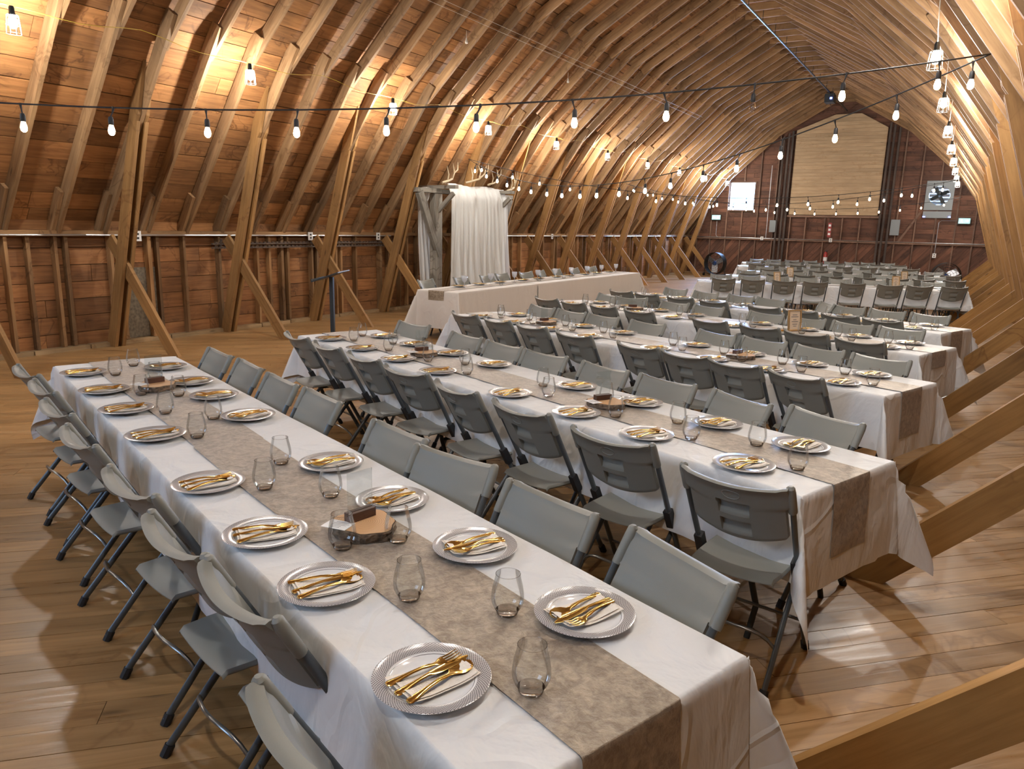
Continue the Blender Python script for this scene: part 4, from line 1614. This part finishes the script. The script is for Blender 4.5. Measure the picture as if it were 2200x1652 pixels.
SL = slice_proto()
blk = empty('sign_holder', (0, 0, 0))
MB().box(-.052, .052, -.017, -.002, 0, .030, along=0).box(-.052, .052, .002, .017, 0, .030, along=0).box(-.052, .052, -.002, .002, 0, .018, along=0).build('block', M['walnut'], blk)
mb = MB().box(-.050, .050, -.0015, .0015, .018, .165)
mb.build('acrylic_sheet', M['acrylic'], blk)
CARD = MB()
CARD.box(-.045, .045, -.032, .032, 0, .0012)
for k in range(5):
    w_ = random.uniform(.015, .03)
    x_ = random.uniform(-.012, .012)
    CARD.box(x_ - w_, x_ + w_, .018 - k * .010, .0200 - k * .010, .0013, .0016, mi=1)
CARD = CARD.mesh('card', [M['paper'], M['ink']])
for ri in range(5):
    for h, t in ((0, (1.2, 1.46, 1.34, 1.35, 1.3)[ri]), (1, (3.78, 3.42, 3.70, 3.6, 3.6)[ri])):
        if ri == 3 and h == 0 or (ri == 4): continue
        az = rad(ROWS[ri][2]) + pi * h
        nm = '%s-hand table of the %s row' % (('right', 'left')[h], RN[ri])
        n0 = NS[ri] + (.03, .02)[h]
        place(SL, rp(ri, t, n0, Z0 + .007), az, 'bark-edged log slice in the middle of the %s' % nm, 'log slice', 'log slices on the long rows')
        place(blk, rp(ri, t + .03, n0, Z0 + .0405), az + rad((100, 80, 95, 60, 90)[ri]), 'dark walnut block with clear sheet on the log slice, %s' % nm, 'sign holder', 'walnut sign holders')
        q = rp(ri, t + .02, n0 - .085, Z0 + .0405)
        o = link('card', CARD, None, q, az + rad((30, -8, 20, 5, 5)[ri]))
        setp(o, 'small white printed card beside the walnut block, %s' % nm, 'card', 'white cards on the log slices')


def sign_frame(loc, rz, lab):
    r = empty('framed_sign', loc, rz, label=lab, cat='sign', group='wood-framed signs standing on the tables')
    tl = -.12
    h_, w_ = .21, .15
    def P(x, z): return (x, -z * tl, z)
    b_ = V((0, -tl, 1)).normalized()
    for (a0, a1) in (((-w_ / 2, .0), (-w_ / 2, h_)), ((w_ / 2, .0), (w_ / 2, h_)), ((-w_ / 2, h_), (w_ / 2, h_)), ((-w_ / 2, .008), (w_ / 2, .008))):
        MB().beam(P(*a0), P(*a1), .016, .014, V((0, 1, 0))).build('frame', M['framewood'], r)
    MB().add([P(-w_ / 2, .01), P(w_ / 2, .01), P(w_ / 2, h_ - .01), P(-w_ / 2, h_ - .01)], [(0, 1, 2, 3)]).build('sheet', M['sheet'], r)
    mb = MB()
    for z, w2 in ((.165, .03), (.145, .045), (.115, .02), (.095, .04), (.07, .03), (.05, .02)):
        mb.add([(-w2, .12 * z - .002, z - .003), (w2, .12 * z - .002, z - .003), (w2, .12 * z - .002, z + .003), (-w2, .12 * z - .002, z + .003)], [(0, 1, 2, 3)])
    mb.build('lettering', M['ink'], r)


M['sheet'] = plain('kraft_sheet', (.66, .52, .38), .6)
sign_frame(rp(3, 1.42, .03, Z0 + .007), rad(50), 'wood-framed sign standing on the right-hand table of the fourth row')
sign_frame(rp(5, 3.35, .05, Z0 + .007), rad(55), 'wood-framed sign standing on the left-hand table of the sixth row')
sign_frame(rp(5, 1.15, .05, Z0 + .007), rad(42), 'wood-framed sign standing on the right-hand table of the sixth row')
sign_frame(rp(6, 1.1, .05, Z0 + .007), rad(42), 'wood-framed sign standing on the right-hand table of the seventh row')
sign_frame(rp(6, 3.5, .05, Z0 + .007), rad(42), 'wood-framed sign standing on the left-hand table of the seventh row')

# ------------------------------------------------------------------ caged work lamps on cords along both lower knuckles
def cage_lamp():
    r = empty('cage_lamp', (0, 0, 0))
    MB().lathe([(0, .125), (.018, .125), (.024, .11), (.026, .06), (.030, .045), (0, .045)], 16).build('socket', M['black'], r, smooth=40)
    MB().lathe([(0, -.075), (.018, -.070), (.034, -.050), (.041, -.022), (.036, .006), (.022, .030), (.016, .044)], 14).build('bulb', M['lamp'], r, smooth=1)
    mb = MB()
    for k in range(8):
        t = 2 * pi * k / 8
        c, s_ = cos(t), sin(t)
        mb.tube([(.028 * c, .028 * s_, .055), (.052 * c, .052 * s_, .04), (.066 * c, .066 * s_, -.12)], .0018, 4)
    for rr, z in ((.052, .04), (.060, -.04), (.066, -.12)):
        mb.tube([(rr * cos(2 * pi * k / 16), rr * sin(2 * pi * k / 16), z) for k in range(17)], .0018, 4)
    mb.build('cage', M['steel_bright'], r)
    return r


LP = cage_lamp()
lampsL = [(-7.98, 6.72 + 2.75 * k, 3.54) for k in range(-3, 9)]
lampsR = [(-.47, 8.42 + 2.82 * k, 3.41) for k in range(-3, 8)]
cnt = [0, 0]
for sd, LL in enumerate((lampsL, lampsR)):
    for (x, y, z) in LL:
        seen = y > (3.5, 8)[sd]
        if seen:
            lab = 'glowing cage lamp on the %s roof slope, %s from the camera' % (('left', 'right')[sd], ORD[cnt[sd]])
            cnt[sd] += 1
        else:
            lab = 'cage lamp behind the camera over the %s slope, %s from the near gable' % (('left', 'right')[sd], ORD[LL.index((x, y, z))])
        place(LP, (x, y, z), 0, lab, 'lamp', 'cage lamps strung along the roof')
    # cord swagging from lamp to lamp
    mb = MB()
    for (a_, b_) in zip(LL, LL[1:]):
        n = 12
        sag = .16 if sd == 0 else .10
        pts_ = []
        for k in range(n + 1):
            t = k / n
            if sd == 0:   # up to a nail on a rafter half way, then down to the next lamp
                up = .10 * (1 - abs(2 * t - 1)) - .05 * sin(2 * pi * t) ** 2
            else:
                up = .10 * (1 - abs(2 * t - 1)) - .04 * sin(2 * pi * t) ** 2
            pts_.append((a_[0] + (b_[0] - a_[0]) * t - (.10 if sd == 0 else -.05) * (1 - abs(2 * t - 1)), a_[1] + (b_[1] - a_[1]) * t, a_[2] + .125 + up))
        mb.tube(pts_, .0035 if sd == 0 else .0045, 5)
    o = mb.build('power_cord', M['yellow'] if sd == 0 else M['white_cord'])
    setp(o, ('yellow power cord linking the cage lamps on the left slope', 'white power cord linking the cage lamps on the right slope')[sd], 'cord')

# ------------------------------------------------------------------ string lights zig-zagging across the loft
sock = MB().lathe([(0, .0), (.011, 0), (.015, -.012), (.016, -.045), (.014, -.050), (0, -.050)], 12).mesh('socket', M['rubber'], smooth=40)
blb = MB().lathe([(.011, -.048), (.013, -.055), (.018, -.070), (.0205, -.086), (.018, -.101), (.009, -.111), (0, -.113)], 14).mesh('bulb', M['bulb'], smooth=1)
M['offglass'] = glass_mat('clear_unlit_bulb', (.9, .9, .92), .03, .10)
boff = MB().lathe([(.011, -.048), (.013, -.055), (.018, -.070), (.0205, -.086), (.018, -.101), (.009, -.111), (0, -.113)], 14).mesh('bulb', M['offglass'], smooth=1)


def strand(A, B, sag, sp, lab, phase=.5, off=(), skip=()):
    A, B = V(A), V(B)
    L_ = (B - A).length
    r = empty('string_lights', A, 0, label=lab, cat='string lights', group='festoon strands across the loft')
    f = lambda t: V((0, 0, 0)) + (B - A) * t - V((0, 0, 4 * sag * t * (1 - t)))
    n = 40
    MB().tube([f(k / n) for k in range(n + 1)], .0052, 6).build('cable', M['rubber'], r, smooth=1)
    d = phase * sp
    i = 0
    while d < L_:
        p = f(d / L_)
        if i not in skip:
            sw = random.uniform(-.03, .03)
            tl = p + V((sw * .5, sw, -.055))
            MB().tube([p + V((0, 0, .006)), p + V((sw * .3, sw * .3, -.03)), tl], [.010, .004, .004], 6).build('drop_wire', M['rubber'], r)
            for nm, me in (('socket', sock), ('bulb', boff if i in off else blb)):
                o = link(nm, me, r, tl)
                if nm == 'bulb' and i in off: o['label'] = 'unlit clear bulb'
        d += sp
        i += 1
    return r


A0, B1 = (-8.96, .15, 2.85), (-.02, 5.75, 2.87)
A1, B2 = (-8.62, 12.5, 3.02), (-.20, 16.6, 2.82)
A2, B3 = (-8.62, 20.5, 3.02), (-.25, 24.5, 2.82)
strand(A0, B1, .449, .572, 'nearest black festoon cable crossing from the left roof to the right', .89, off=(15,))
strand(B1, A1, .65, .572, 'second festoon cable running back from right to the left roof', .2)
strand(A1, B2, .54, .572, 'third festoon cable from above the arch to the right roof', .5)
strand(B2, A2, .52, .572, 'fourth festoon cable crossing before the far rows', .6)
strand(A2, B3, .50, .572, 'farthest festoon cable in front of the gable wall', .4)

# old knob-and-tube wiring with two dead bulbs on the left slope
zx = lambda x: under_z(x)
for k_, (x1, x2) in enumerate(((-7.05, -6.98),)):
    mb = MB()
    for x in (x1, x2 + .0):
        mb.tube([(x, YN + .3, zx(x) - .03), (x, 22.0, zx(x) - .03)], .003, 4)
    mb.tube([(-7.2, 10.35, zx(-7.2) - .02), (-7.2, 10.35, zx(-7.2) - .13)], .003, 4)
    mb.tube([(-7.2, 13.9, zx(-7.2) - .02), (-7.2, 13.9, zx(-7.2) - .13)], .003, 4)
    o = mb.build('old_wiring', M['porcelain'])
    setp(o, 'old thin twin wires stretched along the left roof slope above the lamps', 'wire')
for n_, yy in (('nearer', 10.35), ('farther', 13.9)):
    o = MB().lathe([(.008, .03), (.012, .0), (.024, -.025), (.022, -.05), (.0, -.062)], 12).build('light_bulb', M['porcelain'], None, smooth=1, loc=(-7.2, yy, zx(-7.2) - .16))
    setp(o, '%s of two dusty unlit bulbs hanging from the left roof slope' % n_, 'bulb', 'dusty unlit bulbs')

# ------------------------------------------------------------------ far-wall fittings
def exit_sign(x, arrow, lab):
    r = empty('exit_sign', (x, YF - .16, 2.29), 0, label=lab, cat='exit sign')
    MB().box(-.20, .20, -.02, .03, -.115, .115).build('case', M['black'], r)
    MB().box(-.175, .175, -.026, -.021, -.09, .09).build('panel', M['exit_green'], r)
    s_ = arrow
    mb = MB()
    def quad(p, y=-.0275): mb.add([(q[0], y, q[1]) for q in p], [tuple(range(len(p)))])
    quad([(s_ * .02, -.014), (s_ * .09, -.014), (s_ * .09, .014), (s_ * .02, .014)])
    quad([(s_ * .08, -.05), (s_ * .145, 0), (s_ * .08, .05)])
    # running man
    cx_ = -s_ * .08
    quad([(cx_ + .018 * cos(k * pi / 4), .055 + .018 * sin(k * pi / 4)) for k in range(8)])
    for p0, p1, w in (((0, .035), (-.015, -.01), .022), ((-.015, -.01), (.03, -.03), .014), ((.03, -.03), (.02, -.07), .012), ((-.015, -.01), (-.045, -.055), .013),
                      ((0, .03), (.045, .01), .011), ((0, .03), (-.04, .015), .011)):
        d = V((p1[0] - p0[0], p1[1] - p0[1])); n_ = V((-d.y, d.x)).normalized() * w / 2
        quad([(cx_ + s_ * (p0[0] + n_.x), p0[1] + n_.y), (cx_ + s_ * (p1[0] + n_.x), p1[1] + n_.y), (cx_ + s_ * (p1[0] - n_.x), p1[1] - n_.y), (cx_ + s_ * (p0[0] - n_.x), p0[1] - n_.y)])
    mb.build('pictogram', M['exit_white'], r)


exit_sign(-8.90, -1, 'green exit sign with arrow pointing left, beside the bright window')
exit_sign(-.15, 1, 'green exit sign with arrow pointing right, below the shutter fan')

r = empty('exhaust_fan', (-1.02, YF - .10, 3.16), 0, label='square exhaust fan with blue light through its shutter on the far wall', cat='fan')
mb = MB()
seg = 32
ring_in, half = .33, .44
vs = []
for k in range(seg):
    t = 2 * pi * k / seg
    vs.append((ring_in * cos(t), 0, ring_in * sin(t)))
for k in range(seg):
    t = 2 * pi * k / seg
    m_ = max(abs(cos(t)), abs(sin(t)))
    vs.append((half * cos(t) / m_, 0, half * 1.15 * sin(t) / m_))
fs = [(k, (k + 1) % seg, (k + 1) % seg + seg, k + seg) for k in range(seg)]
mb.add(vs, fs).add([(a_, b_ + .03, c_) for a_, b_, c_ in vs], [tuple(reversed(f)) for f in fs])
mb.build('housing', M['greybox'], r)
for k in range(5):
    z = -.26 + k * .13
    MB().beam((-.32, .11, z), (.32, .11, z), .115, .006, V((0, .9, .4))).build('louvre', M['silver'], r)
for k in range(4):
    t = k * pi / 2 + .5
    MB().beam((.04 * cos(t), .03, .04 * sin(t)), (.30 * cos(t), .05, .30 * sin(t)), .12, .008, V((.3 * sin(t), 1, -.3 * cos(t)))).build('blade', M['black'], r)
MB().lathe([(0, 0), (.06, 0), (.07, .02), (.07, .12), (0, .12)], 16).build('motor', M['black'], r, smooth=40)
o = MB().box(-.44, .44, -.04, .05, -.78, -.55).build('control_tray', M['greybox'], r)
for x in (-.40, .40):
    MB().box(x - .035, x + .035, -.05, -.041, -.75, -.735).build('indicator_light', M['led'], r)

for nm, x, z, w, h_ in (('left', -6.62, 1.98, .26, .46), ('right', -2.30, 2.02, .30, .56)):
    r = empty('breaker_box', (x, YF - .16, z), 0, label='grey metal breaker box on the %s side of the pale door panel' % nm, cat='box')
    MB().box(-w / 2, w / 2, -.04, .10, -h_ / 2, h_ / 2).build('body', M['greybox'], r)
    MB().box(-w / 2 + .02, w / 2 - .02, -.048, -.041, -h_ / 2 + .02, h_ / 2 - .02).build('door', M['greybox'], r)

r = empty('fire_extinguisher', (-4.55, YF - .24, .62), 0, label='red fire extinguisher hanging on the far wall below its sign', cat='fire extinguisher')
MB().lathe([(0, 0), (.06, 0), (.07, .02), (.07, .36), (.05, .42), (.02, .45), (0, .45)], 16).build('cylinder', M['red'], r, smooth=40)
MB().box(-.02, .06, -.015, .015, .45, .49).build('handle', M['black'], r)
MB().lathe([(.0715, .10), (.0715, .24)], 16).build('tag', M['paper'], r)
mb = MB().box(-.06, .06, -.01, .01, -.27, .27)
for k in range(3):
    mb.box(-.04, .04, -.013, -.0105, -.19 + k * .16, -.11 + k * .16, mi=1)
o = mb.build('fire_sign', [M['red'], M['paper']], None, loc=(-4.52, YF - .17, 1.88))
setp(o, 'narrow red and white vertical sign on the far-wall centre stud', 'sign')

# hay trolley at the ridge with its small blue light
r = empty('hay_trolley', (XR, 27.0, 6.02), 0, label='black hay trolley with blue light hanging at the ridge', cat='trolley')
MB().box(-.14, .14, -.22, .22, -.12, .14).build('body', M['black'], r)
for yy in (-.15, .15):
    for s_ in (-1, 1):
        MB().lathe([(0, -.015), (.05, -.015), (.05, .015), (0, .015)], 14, c=(s_ * .06, yy, .19)).build('wheel', M['black'], r, smooth=40)
MB().tube([(0, 0, -.12), (.05, 0, -.22), (0, 0, -.30), (-.05, 0, -.22)], .012, 6).build('hook', M['rust'], r)
MB().box(.03, .09, -.235, -.221, -.03, .02).build('indicator_light', M['led'], r)


def drum_fan(loc, rz, lab):
    r = empty('drum_fan', loc, rz, label=lab, cat='fan', group='black drum fans by the far wall')
    R_ = .42
    c = V((0, 0, .50))
    mb = MB()
    pts_ = [(R_ * cos(2 * pi * k / 32), 0, .50 + R_ * sin(2 * pi * k / 32)) for k in range(33)]
    vs, fs = [], []
    for k in range(32):
        t = 2 * pi * k / 32
        for yy in (-.14, .14):
            vs.append((R_ * cos(t), yy, .50 + R_ * sin(t)))
    for k in range(32):
        a_, b_ = 2 * k, 2 * ((k + 1) % 32)
        fs.append((a_, a_ + 1, b_ + 1, b_))
    mb.add(vs, fs)
    mb.build('drum', M['black'], r, smooth=1)
    mb = MB()
    for yy in (-.14, .14):
        for rr in (.12, .20, .28, .36, .42):
            mb.tube([(rr * cos(2 * pi * k / 24), yy, .50 + rr * sin(2 * pi * k / 24)) for k in range(25)], .004, 4)
        for k in range(12):
            t = 2 * pi * k / 12
            mb.tube([(0, yy, .5), (R_ * cos(t), yy, .5 + R_ * sin(t))], .004, 4)
    mb.build('guard', M['black'], r)
    for k in range(3):
        t = k * 2 * pi / 3 + .5
        MB().beam((.05 * cos(t), -.02, .5 + .05 * sin(t)), (.36 * cos(t), .0, .5 + .36 * sin(t)), .22, .008, V((.5 * sin(t), 1, -.5 * cos(t)))).build('blade', M['silver'], r)
    MB().tube([(0, -.10, .5), (0, .12, .5)], .075, 14).build('motor', M['blue'], r, smooth=40)
    for s_ in (-1, 1):
        MB().tube([(s_ * (R_ + .03), -.02, .5), (s_ * (R_ + .03), -.02, .12), (s_ * (R_ + .03), .25, .06)], .014, 6).build('stand', M['black'], r)
        MB().tube([(s_ * (R_ + .02), -.04, .06), (s_ * (R_ + .06), -.04, .06)], .06, 12).build('wheel', M['rubber'], r)
    MB().tube([(-R_ - .03, .25, .06), (R_ + .03, .25, .06)], .014, 6).build('stand', M['black'], r)
    return r


drum_fan((-8.35, 29.3, 0), rad(-15), 'black drum fan with silver blades in the far left corner')
drum_fan((-.42, 27.6, 0), rad(12), 'black drum fan half hidden behind chairs at the far right')
